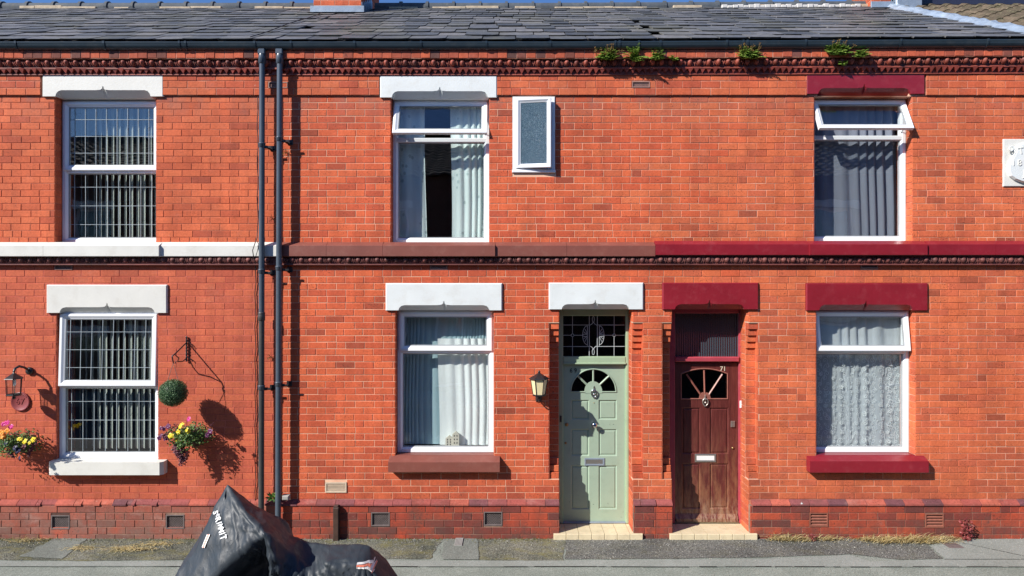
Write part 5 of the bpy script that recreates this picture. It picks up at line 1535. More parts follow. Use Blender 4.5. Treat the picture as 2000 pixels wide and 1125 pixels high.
# round plaque
pe = empty('round_wall_plaque', (fx(41), 0, fz(800)), 'round terracotta house plaque under the lantern at the left edge', 'plaque')
mat['plaq'] = plain('red_brown_plaque', (.26, .06, .06), .35, .15, 20)
MB().lathe([(.115, 0), (.118, .012), (.110, .022), (.100, .014), (.001, .016)], (fx(41), -.001, fz(784)), 28, 'y').build('disc', mat['plaq'], pe)
text('numeral', '67', fx(41), fz(784), -.018, .11, 'plaq', pe, ext=.003)
mq = MB()
for i in range(10):
    a = rad(30 + i * 13); mq.leaf(Vector((fx(41) + .085 * math.cos(a), -.018, fz(784) + .085 * math.sin(a))), Vector((math.cos(a + 1.2), -.1, math.sin(a + 1.2))), Vector((0, -1, 0)), .03, .014)
mq.build('leaf_relief', mat['plaq'], pe)

# ------------------------------------------------------------------ hanging bracket, ball, baskets
xw = fx(365, -.01)
br = MB()
br.tube([(xw, -.018, fz(661)), (xw, -.018, fz(706))], [.010, .010], 8)
for i in range(7): br.lathe([(.010, -.006), (.015, 0), (.010, .006)], (xw, -.018, fz(664 + i * 6.5)), 8)
br.lathe([(.004, 0), (.014, .012), (.010, .024), (.001, .034)], (xw, -.018, fz(661)), 8)
tip = Vector((fx(337, -.33), -.33, fz(701, -.33)))
def lerp(a, b, t): return a + (b - a) * t
P0 = Vector((xw, -.02, fz(669))); P1 = Vector((xw, -.02, fz(699)))
k0 = Vector((fx(341, -.31), -.31, fz(692, -.31)))
br.tube([P0, lerp(P0, k0, .5), k0, k0 + Vector((-.015, -.03, -.02)), tip, tip + Vector((.012, -.005, -.045)), tip + Vector((.030, .005, -.05)), tip + Vector((.038, .01, -.025))], [.008] * 5 + [.007, .006, .004], 7)
br.tube([P1, P1 + Vector((-.02, -.05, -.035)), P1 + Vector((-.05, -.12, -.03)), lerp(P1, k0, .65) + Vector((0, 0, -.03)), k0], .007, 7)
br.tube([P0 + Vector((0, 0, .02)), P0 + Vector((.05, .0, -.01)), P0 + Vector((.085, .005, -.06))], .005, 6)
br.tube([P1 + Vector((0, 0, .02)), P1 + Vector((.05, .0, -.01)), P1 + Vector((.08, .005, -.045))], .005, 6)
tag(br.build('hanging_bracket', mat['iron'], None), 'black wrought iron hanging bracket on the brick wall between window and downpipe', 'bracket')
bc = Vector((fx(338, -.318), -.318, fz(767, -.318)))
e = empty('topiary_ball', bc - Vector((0, 0, .16)), 'round green leaf topiary ball hanging from the iron bracket', 'topiary ball')
rr = .158; tb = MB(); q_ = random.Random(9)
core = MB(); core.lathe([(rr * .86 * math.sin(math.pi * i / 10) + 1e-4, -rr * .86 * math.cos(math.pi * i / 10)) for i in range(11)], bc, 16); core.build('ball_core', mat['box'], e)
for i in range(5200):
    z = q_.uniform(-1, 1); a = q_.uniform(0, 6.283); s_ = math.sqrt(1 - z * z); nn = Vector((s_ * math.cos(a), s_ * math.sin(a), z))
    rj = rr * (q_.uniform(.88, 1.0) + .012 * math.sin(5 * a) * s_)
    dd = (nn * q_.uniform(.0, .5) + Vector((q_.uniform(-1, 1), q_.uniform(-1, 1), q_.uniform(-1, 1)))).normalized()
    tb.leaf(bc + nn * rj, dd, nn, q_.uniform(.010, .018), q_.uniform(.008, .012), .1)
tb.build('leaves', mat['box'], e)['kind'] = 'stuff'
cl = MB(); ht = tip + Vector((.012, -.005, -.045)); bt_ = bc + Vector((0, 0, rr * .95))
for dx in (-.045, .045): cl.tube([ht, bt_ + Vector((dx * 1.4, 0, -.01))], .003, 4)
cl.build('hanging_wire', mat['nickel'], e)

def flower(mb, p, nn, r, seed):
    q_ = random.Random(seed); t1 = nn.cross(Vector((0, 0, 1)));
    if t1.length < .1: t1 = nn.cross(Vector((1, 0, 0)))
    t1.normalize(); t2 = nn.cross(t1)
    for i in range(5):
        a = 2 * math.pi * i / 5 + q_.uniform(-.2, .2); d = t1 * math.cos(a) + t2 * math.sin(a)
        s_ = nn.cross(d)
        pts = [p, p + d * r * .5 + s_ * r * .42 + nn * r * .18, p + d * r + s_ * r * .25 + nn * r * .05, p + d * r * 1.02 - s_ * r * .25 + nn * r * .05, p + d * r * .5 - s_ * r * .42 + nn * r * .18]
        mb.add(pts, [(0, 1, 2, 3, 4)])
def basket(uc, vc, y, wx, hz, label, flowers, trail, seed):
    q_ = random.Random(seed); c = Vector((fx(uc, y), y, fz(vc, y)))
    e = empty('flower_basket', (c.x, -.01, c.z - .2), label, 'flower basket', 'wall baskets of flowers')
    pot = MB(); pot.lathe([(.02, -.15), (.05, -.13), (.09, -.08), (.11, 0), (.10, .0), (.02, -.02)], (c.x + .02, -.002, c.z - .02), 14, a0=math.pi, a1=2 * math.pi)
    pot.build('basket_liner', mat['basket'], e)
    lf = MB()
    for i in range(1500):
        a, b = q_.gauss(0, .42), q_.gauss(0, .42); d_ = q_.uniform(-1, 1)
        if a * a + b * b > 1.1: continue
        p = Vector((c.x + a * wx, min(-.01, -.02 + (y * 1.9 + .02) * (.5 + .5 * d_) * (1 - .35 * abs(a))), c.z + b * hz * (1.0 if b > 0 else 1.35) + .02 * math.sin(a * 5)))
        dd = Vector((q_.uniform(-1, 1), q_.uniform(-1.2, .3), q_.uniform(-.5, 1))).normalized()
        lf.leaf(p, dd, Vector((q_.uniform(-.5, .5), -1, q_.uniform(0, 1))), q_.uniform(.020, .042), q_.uniform(.012, .022), .25)
    lf.build('foliage', mat['leafg'], e)['kind'] = 'stuff'
    for (n_, mk, spots) in flowers:
        for (u, v) in spots:
            for z_ in range(n_):
                yy = y * 1.9 + q_.uniform(0, .06); p = Vector((fx(u + q_.uniform(-3, 3), yy), yy, fz(v + q_.uniform(-2.5, 2.5), yy)))
                m_ = MB(); flower(m_, p, Vector((q_.uniform(-.5, .3), -1, q_.uniform(.1, .6))).normalized(), q_.uniform(.020, .032), q_.random())
                m_.build('flower', mat[mk], e)
    tr = MB()
    for (u, v0, v1, n_, yy) in trail:
        for s_ in range(n_):
            x = fx(u + q_.uniform(-7, 7), yy); z0_ = fz(v0, yy); z1_ = fz(v1 - q_.uniform(0, 22), yy); pts = []; m_ = 9; y_ = yy + q_.uniform(-.03, .04)
            ph = q_.uniform(0, 6)
            for i in range(m_ + 1):
                t = i / m_; pts.append(Vector((x + .022 * math.sin(t * 4 + ph), y_ - .02 * math.sin(t * 3), z0_ + (z1_ - z0_) * t)))
            tr.tube(pts, .0022, 4)
            for p in pts:
                for sd in (-1, 1):
                    for kk_ in range(2):
                        tr.leaf(p + Vector((0, 0, q_.uniform(-.012, .012))), Vector((sd * q_.uniform(.6, 1), q_.uniform(-.8, .3), q_.uniform(-.6, .3))), Vector((0, -1, .4)), q_.uniform(.018, .030), q_.uniform(.012, .019), .3)
    tr.build('trailing_stems', mat['plum'], e)['kind'] = 'stuff'
    sp = MB()
    for i in range(26):
        a = rad(q_.uniform(20, 165)); p = c + Vector((q_.gauss(0, wx * .5), q_.uniform(-.04, .02), hz * .2)); L_ = q_.uniform(.10, .22) * (1.1 if abs(math.cos(a)) < .6 else .8)
        dd = Vector((math.cos(a), q_.uniform(-.5, .1), math.sin(a) * .8)); pts = [p + dd * L_ * t / 4 + Vector((0, 0, -.03 * (t / 4) ** 2)) for t in range(5)]
        pts = [Vector((v_.x, min(v_.y, -.012), v_.z)) for v_ in pts]
        sp.tube(pts, .0016, 4)
        for p_ in pts[2:]:
            for kk_ in range(2): sp.leaf(p_, Vector((q_.uniform(-1, 1), q_.uniform(-1, .2), q_.uniform(-.2, 1))), Vector((0, -1, .3)), q_.uniform(.014, .026), q_.uniform(.008, .014))
    sp.build('sprigs', mat['plum'], e)['kind'] = 'stuff'
    return e
basket(366, 851, -.19, .25, .125, 'wall basket of yellow pansies and plum trailing leaves between the window and the downpipes',
       [(3, 'pyel', [(354, 831), (366, 841), (334, 849)]), (2, 'pmag', [(367, 819)]), (3, 'ppur', [(318, 836), (328, 834), (312, 853), (322, 857)]), (2, 'ppur', [(404, 848), (409, 842)]), (1, 'pyel', [(346, 842), (341, 858)])],
       [(352, 868, 905, 9, -.24), (358, 878, 918, 4, -.22), (328, 850, 868, 3, -.3)], 5)
basket(24, 864, -.19, .30, .125, 'wall basket of orange and yellow pansies under the lantern at the left edge',
       [(4, 'pora', [(3, 844), (13, 840), (6, 853), (-8, 846)]), (3, 'pyel', [(47, 863), (66, 857), (38, 857)]), (3, 'pnav', [(30, 874), (14, 866), (35, 880)]), (3, 'pmag', [(6, 829), (15, 826), (22, 832)]), (1, 'pnav', [(36, 896)]), (1, 'pyel', [(20, 858), (58, 866)])],
       [(55, 868, 892, 3, -.25), (20, 880, 905, 2, -.26)], 6)

# ------------------------------------------------------------------ ferns on the cornice
def fern(u, v, y, n, L_, spread, label, dry=0, seed=0, mk='fern'):
    q_ = random.Random(seed + int(u)); c = Vector((fx(u, y), y, fz(v, y) + rise(fx(u, y))))
    e = empty('wall_fern', c, label, 'fern', 'ferns growing on the cornice')
    m_ = MB()
    for i in range(n):
        a = rad(q_.uniform(25, 155)); base = c + Vector((q_.uniform(-1, 1) * spread * .65, 0, q_.uniform(-.01, .02)))
        l_ = L_ * q_.uniform(.5, 1.1); out = q_.uniform(.15, .6); pts = []
        for t in range(8):
            s_ = t / 7
            pts.append(base + Vector((math.cos(a) * l_ * s_ * .9, -out * l_ * s_, l_ * (math.sin(a) * s_ * 1.15 - .55 * s_ * s_))))
        for t in range(7):
            p = pts[t]; d = (pts[t + 1] - p)
            sd = d.cross(Vector((0, -.5, 1)))
            if sd.length < 1e-5: continue
            sd.normalize(); w = .052 * (1 - t / 8) * q_.uniform(.8, 1.2) + .006
            for sg in (-1, 1): m_.leaf(p, (sd * sg + d.normalized() * .7), Vector((0, -.4, 1)), w, .024, .2)
            m_.leaf(p, d, Vector((0, -.6, 1)), d.length * 1.3, .010, 0)
    m_.build('fronds', mat[mk], e)['kind'] = 'stuff'
    if dry:
        s_ = MB()
        for i in range(dry):
            a = rad(q_.uniform(30, 150)); l_ = q_.uniform(.06, .14); p = c + Vector((q_.uniform(-1, 1) * spread, -.02, 0))
            tip_ = p + Vector((math.cos(a) * l_, -.04, math.sin(a) * l_ + .03)); s_.tube([p, (p + tip_) / 2, tip_], .002, 4)
            for kk_ in range(5): s_.leaf(tip_ + Vector((q_.uniform(-.012, .012), q_.uniform(-.01, .01), q_.uniform(-.012, .012))), Vector((q_.uniform(-1, 1), -.3, q_.uniform(0, 1))), Vector((0, -1, 0)), .014, .009)
        s_.build('dry_flowers', mat['ferndry'], e)
fern(1186, 117, -.13, 60, .15, .13, 'leafy cornice plant with dry orange seed heads, leftmost of the cornice ferns', 16, 1)
fern(1238, 120, -.13, 26, .24, .05, 'bright green long-fronded fern on the cornice beside the seeded plant', 0, 2)
fern(1283, 118, -.13, 30, .13, .07, 'compact green cornice fern right of the bright long-fronded one', 0, 3)
fern(1316, 119, -.12, 8, .08, .03, 'smallest sprig of fern on the egg moulding', 0, 4)
fern(1463, 116, -.13, 70, .17, .12, 'bushy cornice fern with brownish tips above the bare brick between upstairs windows', 12, 5)
fern(1636, 110, -.13, 70, .17, .13, 'bushy drooping fern under the gutter above the upper crimson lintel', 10, 6)
fern(1679, 115, -.13, 30, .13, .05, 'small round fern right of the bushy one above the crimson lintel', 0, 7)
fern(1646, 131, -.09, 9, .08, .03, 'tiny fern tuft in the dogtooth course above the crimson lintel', 0, 8)
for (u, v, z_) in ((562, 330, 3), (554, 430, 2), (530, 968, 5)):
    pass
# sprig weeds beside pipes
q_ = random.Random(3)
for (u, v, lab) in ((560, 298, 'tiny dead sprig in the brick joint right of the clean downpipe'), (533, 428, 'tiny dead sprig between the two downpipes below the upper brackets'), (530, 697, 'dry wiry sprig between the two downpipes above the lower brackets')):
    m_ = MB(); c = Vector((fx(u), -.004, fz(v)))
    for i in range(14):
        a = q_.uniform(0, 6.28); t_ = c + Vector((math.cos(a) * q_.uniform(.02, .06), -q_.uniform(.01, .04), math.sin(a) * q_.uniform(.015, .045)))
        m_.tube([c, (c + t_) / 2 + Vector((0, -.01, .005)), t_], .0018, 4); m_.leaf(t_, t_ - c, Vector((0, -1, 0)), .014, .008)
    tag(m_.build('dry_sprig', mat['ferndry'], None), lab, 'weed')
m_ = MB(); c = Vector((fx(534, -.06), -.06, fz(972, -.06)))
for i in range(60):
    d = Vector((q_.uniform(-1, 1), q_.uniform(-1, 0), q_.uniform(-.4, 1))).normalized()
    m_.leaf(c + d * q_.uniform(0, .05), d, Vector((0, -1, .3)), q_.uniform(.03, .06), q_.uniform(.02, .03))
tag(m_.build('broadleaf_weed', mat['leafg'], None), 'small broad leaved weed rooted on the plinth between the downpipes', 'weed')
tag(MB().box(fx(552, -.10), fx(565, -.10), -.13, -.055, fz(976, -.1), fz(967, -.1), .01).build('stone_block', mat['kerb'], None), 'small mossy stone block lying on the plinth by the clean downpipe', 'stone')

# weeds at the wall foot
def grass_tuft(u, y, n, L_, label, mk='straw', spread=.10, flat=.5):
    c = Vector((fx(u, y), y, .005)); m_ = MB()
    for i in range(int(n * 1.5)):
        p = c + Vector((q_.gauss(0, spread), q_.gauss(-.02, .035), 0)); a = q_.uniform(0, 6.28); l_ = L_ * q_.uniform(.35, 1.1)
        d = Vector((math.cos(a), math.sin(a) * .7 - .25, q_.uniform(.15, 1.4) * (1 - flat) + .1)).normalized()
        if d.y > 0: d.y *= -.6
        pts = [p, p + d * l_ * .5 + Vector((0, 0, l_ * .10)), p + d * l_ + Vector((0, 0, -l_ * .08))]
        pts = [Vector((v_.x, v_.y, max(v_.z, .006))) for v_ in pts]
        s_ = d.cross(Vector((0, 0, 1))).normalized() * .0032
        m_.add([pts[0] - s_, pts[0] + s_, pts[1] + s_, pts[1] - s_, pts[2]], [(0, 1, 2, 3), (3, 2, 4)])
    return tag(m_.build('dry_grass_tuft', mat[mk], None), label, 'grass tuft', 'dry grass tufts along the wall foot')
for (u, n_, L_, sp, lab) in ((1530, 190, .16, .10, 'straw coloured grass tuft at the wall foot just right of the second doorstep'), (1565, 90, .10, .07, 'thin straw tuft left of the tiny red weed'), (1612, 130, .12, .10, 'straw tuft under the left louvred vent'),
                             (1690, 60, .10, .05, 'sparse straw tuft between the two louvred vents'), (1722, 230, .15, .12, 'dense pale straw tuft, middle of the right hand row'), (1770, 260, .16, .13, 'dense pale straw tuft left of the right louvred vent'),
                             (1812, 240, .17, .11, 'widest pale straw tuft directly below the right louvred vent'), (1850, 90, .13, .07, 'straw tuft touching the tall red leaved weed')):
    grass_tuft(u, -.06 - (.06 if n_ > 200 else 0), n_, L_, lab, spread=sp)
grass_tuft(60, -.10, 60, .12, 'faint straw tuft by the wall under the left cream sill', spread=.12)
grass_tuft(255, gy(1072), 120, .16, 'flat yellow straw patch on the tarmac below the right end of the cream sill', spread=.14, flat=.9)
grass_tuft(310, gy(1062), 80, .13, 'flat yellow straw patch beside the motorcycle cover', spread=.14, flat=.9)
grass_tuft(163, gy(1070), 60, .12, 'small flat straw patch on the tarmac under the cream sill', spread=.08, flat=.9)
def weed(u, z1, n, label, w=.07, y=-.10):
    m_ = MB(); c = Vector((fx(u, y), y, .0))
    for b in range(3):
        tp = c + Vector((q_.uniform(-w, w) * .8, q_.uniform(-.02, .02), z1 * q_.uniform(.7, 1))); m_.tube([c, (c + tp) / 2 + Vector((.01, 0, 0)), tp], .004, 5)
        for i in range(n):
            t = q_.random(); p = c.lerp(tp, t) + Vector((q_.gauss(0, w * .35), q_.gauss(0, .02), q_.gauss(0, .01)))
            m_.leaf(p, Vector((q_.uniform(-1, 1), q_.uniform(-1, .3), q_.uniform(-.3, 1))), Vector((0, -1, .4)), q_.uniform(.025, .05), q_.uniform(.015, .026))
    return tag(m_.build("red_weed", mat["redleaf"], None), label, "weed")
weed(1886, .24, 60, 'tall red leaved weed growing at the wall foot on the far right')
weed(1586, .075, 22, 'tiny red leaved weed under the left louvred vent', .03)
# moss along the foot of the wall
m_ = MB()
for i in range(5200):
    x = R.uniform(-6.6, 6.3); dens = .5 + .5 * math.sin(x * 2.1 + 1.3) * math.sin(x * .7)
    if (1.0 < x < 3.0) or R.random() > dens: continue
    y = -.055 - abs(R.gauss(0, .05)); s_ = R.uniform(.004, .011)
    if any(a - .05 < x < b + .05 for a, b in ((fx(1081), fx(1257)), (fx(1310), fx(1480)))): continue
    m_.leaf(Vector((x, y, .003)), Vector((R.uniform(-1, 1), R.uniform(-1, 1), R.uniform(.3, 1.5))), Vector((0, -1, 1)), s_ * 1.8, s_)
tag(m_.build('moss_strip', mat['moss'], None), 'yellow green moss and tiny weeds in the joint between wall and pavement', 'moss', kind='stuff')
# small gully cover by the wall
g = MB(); a, b = gp(887, 1067), gp(905, 1054); g.ring(a[0], b[0], 0, 1, [(0, 0), (.02, 0)]) if False else None
gm = MB()
for i in range(6):
    xx = a[0] + (b[0] - a[0]) * (i + .5) / 6; gm.box(xx - .006, xx + .006, a[1], b[1], .006, .020)
gm.box(a[0], b[0], a[1] - .012, a[1], .004, .018); gm.box(a[0], b[0], b[1], b[1] + .012, .004, .018)
tag(gm.build('gully_grating', mat['kerb'], None), 'small ribbed gully grating set in the pale tarmac patch by the wall', 'grating')
a, b = gp(1838, 1066), gp(1868, 1055)
tag(MB().box(fx(1843, -.25), fx(1872, -.25), -.36, -.20, .004, .014, .003).build('service_cover', mat['vent'], None), 'small dark oblong service cover in the pavement at the far right', 'cover')
tag(MB().box(fx(862, -.2) - .0, fx(872, -.2), -.2, -.12, .004, .012).build('stopcock_cover', mat['vent'], None), 'tiny dark stopcock lid beside the gully grating', 'cover') if False else None

# ------------------------------------------------------------------ date stone
e = empty('date_stone', (fx(2010), -.02, fz(365)), 'cream carved date stone with scroll shield at the right edge', 'date stone')
x0, x1, z0, z1 = fx(1958), fx(2062), fz(364.5), fz(272)
MB().box(x0, x1, -.018, .01, z0, z1, .006).build('stone_slab', mat['white'] if False else mat['cream'], e)
sh = MB(); U = lambda X: fx(1860 + X / 7.03); V_ = lambda Y: fz(240 + Y / 7.03)
right = [(2 * 1090 - a, b) for a, b in [(840, 345), (835, 400), (800, 470), (760, 540), (735, 600), (735, 680), (760, 740), (820, 785), (900, 815), (980, 835), (1060, 850)]]
left = [(840, 345), (835, 400), (800, 470), (760, 540), (735, 600), (735, 680), (760, 740), (820, 785), (900, 815), (980, 835), (1060, 850)]
outl = left + list(reversed(right)) + [(1300, 330), (1200, 285), (1090, 265), (980, 275), (900, 300)]
poly = [(U(a), V_(b)) for a, b in outl]
cx_, cz_ = U(1090), V_(560); n = len(poly)
vs = [(a, -.040, b) for a, b in poly] + [(a * .96 + cx_ * .04, -.062, b * .96 + cz_ * .04) for a, b in poly] + [(a, -.017, b) for a, b in poly]
sh.add(vs, [tuple(range(n, 2 * n))] + [(i, (i + 1) % n, n + (i + 1) % n, n + i) for i in range(n)] + [(2 * n + i, 2 * n + (i + 1) % n, (i + 1) % n, i) for i in range(n)])
sh.build('shield', mat['white'], e)
sc_ = MB()
for sx in (1, -1):
    X0 = 765 if sx == 1 else 2180 - 765
    sc_.tube([(U(X0 + sx * 42 * math.cos(t * .5) * (1 - t * .045)), -.055, V_(372 - 42 * math.sin(t * .5) * (1 - t * .045))) for t in range(16)], .0085, 8)
    sc_.tube([(U(X0 + sx * 45), -.05, V_(360)), (U(X0 + sx * 55), -.055, V_(420)), (U(X0 + sx * 10), -.052, V_(520)), (U(X0 - sx * 20), -.05, V_(600))], .007, 8)
sc_.build('scroll', mat['white'], e)
mat['shieldred'] = plain('red_painted_rose', (.45, .02, .05), .4, .1)
rs = MB(); rs.prism([(U(955), V_(462)), (U(957), V_(560)), (U(985), V_(640)), (U(1090), V_(720)), (U(1195), V_(640)), (U(1223), V_(560)), (U(1225), V_(462)), (U(1150), V_(480)), (U(1090), V_(450)), (U(1030), V_(480))][::-1], -.078, -.05)
rs.build('red_shield', mat['shieldred'], e)
for ch, X, Y, sz, rt in (('T', 890, 400, .115, .2), ('1', 790, 570, .085, 0), ('8', 872, 565, .105, 0), ('J', 935, 705, .115, 0)):
    text('raised_letter', ch, U(X), V_(Y), -.062, sz, 'cream', e, ext=.007, rot=rt)

# nails, bolts, stains on walls
for (u, v, lab) in ((407, 893, 'dark wall hook below the right flower basket'),):
    tag(MB().tube([(fx(u), -.001, fz(v - 5)), (fx(u), -.02, fz(v - 4)), (fx(u), -.02, fz(v + 3)), (fx(u), -.004, fz(v + 9))], .004, 6).build('wall_hook', mat['iron'], None), lab, 'hook')
sp = MB()
for i in range(16):
    a = i / 16 * 6.28; r_ = R.uniform(.01, .03); x, z = fx(1562), fz(981)
    sp.add([(x, -.0625, z), (x + r_ * math.cos(a), -.058, z + r_ * math.sin(a)), (x + r_ * .5 * math.cos(a + .35), -.06, z + r_ * .5 * math.sin(a + .35))], [(0, 1, 2)])
sp.build('white_paint_splash', mat['white'], H[3])
# ------------------------------------------------------------------ the terrace across the street (seen mirrored in the glass)
mat['obrick'] = plain('opposite_brick', (.10, .045, .032), .9, .2, 3)
e = empty('opposite_terrace', (0, -11.8, 0), 'brick terrace across the street, mirrored in the upstairs window panes', 'building')
q = M('opposite_tiles')
w = q.n('ShaderNodeTexWave', wave_type='BANDS', bands_direction='X'); q.l(q.pos(), w.inputs[0]); w.inputs['Scale'].default_value = 2
mat['otile'] = q.fin(q.mix(q.noise(12, 3), (.045, .038, .033), (.085, .07, .06)), .8)
wb = MB(); wo = []
for i in range(7):
    x = -13 + i * 4.4; wo += [(x, x + 1.1, 1.0, 2.6), (x, x + 1.1, 3.9, 5.4), (x + 1.9, x + 2.8, .1, 2.6)]
sheet(wb, -20, 20, 0, 6.35, wo, -11.7, -11.5); wb.xf(lambda v: Vector((v.x, -23.2 - v.y, v.z)))
wb.build('wall', mat['obrick'], e)
MB().box(-20, 20, -12.4, -12.3, 0, 6.3).build('room_back', mat['dark'], e)
for (a, b, c, d) in wo:
    f = MB(); f.ring(a, b, c, d, [(0, -11.62), (.07, -11.62), (.07, -11.68)]); o = f.build('window' if c > .5 else 'door', mat['pvc'], e)
    MB().box(a + .06, b - .06, -11.66, -11.65, c + .06, d - .06).build('pane', mat['glass'], o)
    MB().box(a - .15, b + .15, -11.5, -11.44, d, d + .22).build('lintel', mat['cream'], e)
rt = MB(); n = 14; pa = math.atan2(1.85, 4.0); nx_ = 260; gg = .31
for r_ in range(n):
    vs = []
    for i in range(nx_ + 1):
        x = -20 + 40 * i / nx_; wv = .025 * math.sin(x * 2 * math.pi / .30)
        for (t, l_) in ((r_ * gg, .05), (r_ * gg + gg + .02, .0)):
            vs.append((x, -11.3 - t * math.cos(pa) - 0, 6.35 + t * math.sin(pa) + l_ + wv))
        vs.append((x, -11.3 - r_ * gg * math.cos(pa), 6.35 + r_ * gg * math.sin(pa) + wv))
    rt.add(vs, [(3 * i, 3 * i + 3, 3 * i + 4, 3 * i + 1) for i in range(nx_)] + [(3 * i + 2, 3 * i + 5, 3 * i + 3, 3 * i) for i in range(nx_)])
rt.build('tiled_roof', mat['otile'], e)['kind'] = 'stuff'
MB().box(-20, 20, -15.4, -15.2, 8.15, 8.35).build('ridge', mat['ridge'], e)
bk = MB(); bk.add([(-20, -15.3, 8.2), (20, -15.3, 8.2), (20, -19.5, 6.3), (-20, -19.5, 6.3)], [(0, 1, 2, 3)]); bk.box(-20, 20, -19.5, -19.3, 0, 6.3); bk.build('rear', mat['chim'], e)
# ------------------------------------------------------------------ motorcycle under a cover: tent-like cloth over the machine
from mathutils import noise as mnoise
# rows across the cloth: ridge, crease, facet foot, tuck, hem; stations run from the front wheel to the tail
ST = [
 [(-3.30, -2.20, -.10), (-3.28, -2.30, -.10), (-3.26, -2.36, -.10), (-3.24, -2.42, -.10), (-3.22, -2.46, -.10)],
 [(-3.02, -2.21, .46), (-3.00, -2.36, .42), (-3.00, -2.52, .22), (-3.02, -2.58, .06), (-3.06, -2.62, -.10)],
 [(-2.90, -2.21, .64), (-2.88, -2.37, .59), (-2.86, -2.56, .32), (-2.90, -2.62, .10), (-2.94, -2.68, -.10)],
 [(-2.775, -2.21, .82), (-2.75, -2.36, .77), (-2.70, -2.58, .45), (-2.72, -2.62, .22), (-2.78, -2.72, -.10)],
 [(-2.675, -2.205, 1.03), (-2.655, -2.30, .99), (-2.53, -2.58, .60), (-2.50, -2.48, .40), (-2.60, -2.68, -.10)],
 [(-2.550, -2.20, 1.278), (-2.546, -2.215, 1.265), (-2.37, -2.57, .74), (-2.34, -2.30, .52), (-2.42, -2.62, -.10)],
 [(-2.430, -2.17, 1.155), (-2.425, -2.30, 1.185), (-2.26, -2.56, .83), (-2.23, -2.27, .60), (-2.30, -2.60, -.10)],
 [(-2.325, -2.145, 1.065), (-2.290, -2.39, 1.095), (-2.17, -2.56, .90), (-2.14, -2.28, .64), (-2.20, -2.62, -.10)],
 [(-2.200, -2.12, .985), (-2.100, -2.53, .985), (-2.085, -2.555, .945), (-2.08, -2.38, .62), (-2.10, -2.66, -.10)],
 [(-2.120, -2.12, .905), (-2.045, -2.52, .955), (-2.030, -2.57, .78), (-2.00, -2.60, .40), (-2.00, -2.72, -.10)],
 [(-2.020, -2.13, .800), (-1.960, -2.43, .79), (-1.930, -2.52, .55), (-1.92, -2.48, .30), (-1.92, -2.64, -.10)],
 [(-1.920, -2.15, .768), (-1.860, -2.38, .68), (-1.850, -2.55, .48), (-1.84, -2.60, .22), (-1.84, -2.70, -.10)],
 [(-1.820, -2.17, .752), (-1.730, -2.40, .585), (-1.740, -2.50, .42), (-1.74, -2.50, .22), (-1.74, -2.64, -.10)],
 [(-1.620, -2.19, .738), (-1.600, -2.42, .655), (-1.600, -2.52, .40), (-1.60, -2.58, .16), (-1.60, -2.66, -.10)],
 [(-1.370, -2.20, .740), (-1.345, -2.42, .650), (-1.330, -2.51, .40), (-1.32, -2.52, .16), (-1.32, -2.62, -.10)],
 [(-1.280, -2.20, .712), (-1.235, -2.40, .600), (-1.210, -2.48, .36), (-1.19, -2.52, .14), (-1.18, -2.60, -.10)],
 [(-1.110, -2.20, .470), (-1.060, -2.34, .400), (-1.040, -2.42, .22), (-1.02, -2.46, .06), (-1.00, -2.50, -.10)],
 [(-0.960, -2.20, -.10), (-.950, -2.28, -.10), (-.945, -2.34, -.10), (-.94, -2.38, -.10), (-.93, -2.42, -.10)]]
ST = np.array(ST)
def dens(a, n, axis):
    a = np.moveaxis(a, axis, 0); out = []
    for k in range(len(a) - 1):
        p0, p1, p2, p3 = a[max(k - 1, 0)], a[k], a[k + 1], a[min(k + 2, len(a) - 1)]
        for i in range(n):
            t = i / n; lin = p1 * (1 - t) + p2 * t
            cr = .5 * (2 * p1 + (p2 - p0) * t + (2 * p0 - 5 * p1 + 4 * p2 - p3) * t * t + (3 * p1 - p0 - 3 * p2 + p3) * t ** 3)
            out.append(lin * .72 + cr * .28)
    out.append(a[-1]); return np.moveaxis(np.array(out), 0, axis)
front = dens(dens(ST, 13, 0), 11, 1)
bk = ST.copy(); bk[..., 1] = -2.2 + (-2.2 - ST[..., 1]) * .85 ; bk[:, 0] = ST[:, 0]
bk[5:12, 1, 2] = bk[5:12, 0, 2] - .10; bk[5:12, 2:4, 2] = np.minimum(bk[5:12, 2:4, 2], .55); bk[5:12, 1:4, 1] -= .10
back = dens(dens(bk, 13, 0), 11, 1)
cp_ = np.concatenate([back[:, :0:-1], front], 1)
NX, NY = cp_.shape[:2]
# tension folds running out from the handlebar, the tip, the seat and the tail
fr_ = 1 / (1 + np.exp((cp_[..., 1] + 2.24) / .03)); q_c = cp_.copy()
for (x0, z0, n_, amp, r0, r1, ph) in ((-2.09, .98, 12, .018, .05, .60, 0), (-2.55, 1.27, 13, .008, .12, .9, 1.3), (-1.30, .70, 12, .015, .05, .50, 2.1), (-1.80, .74, 9, .014, .06, .55, .4)):
    dx, dz = cp_[..., 0] - x0, cp_[..., 2] - z0; r = np.hypot(dx, dz) + 1e-6; th = np.arctan2(dz, dx)
    w = np.clip((r - r0) / .12, 0, 1) * np.clip((r1 - r) / .25, 0, 1)
    s_ = np.sin(n_ * th + ph + 1.6 * np.sin(3 * th + ph) + 3 * r)
    q_c[..., 1] -= amp * w * fr_ * (1 - np.abs(s_)) ** 1.5 * 2
cp_ = q_c
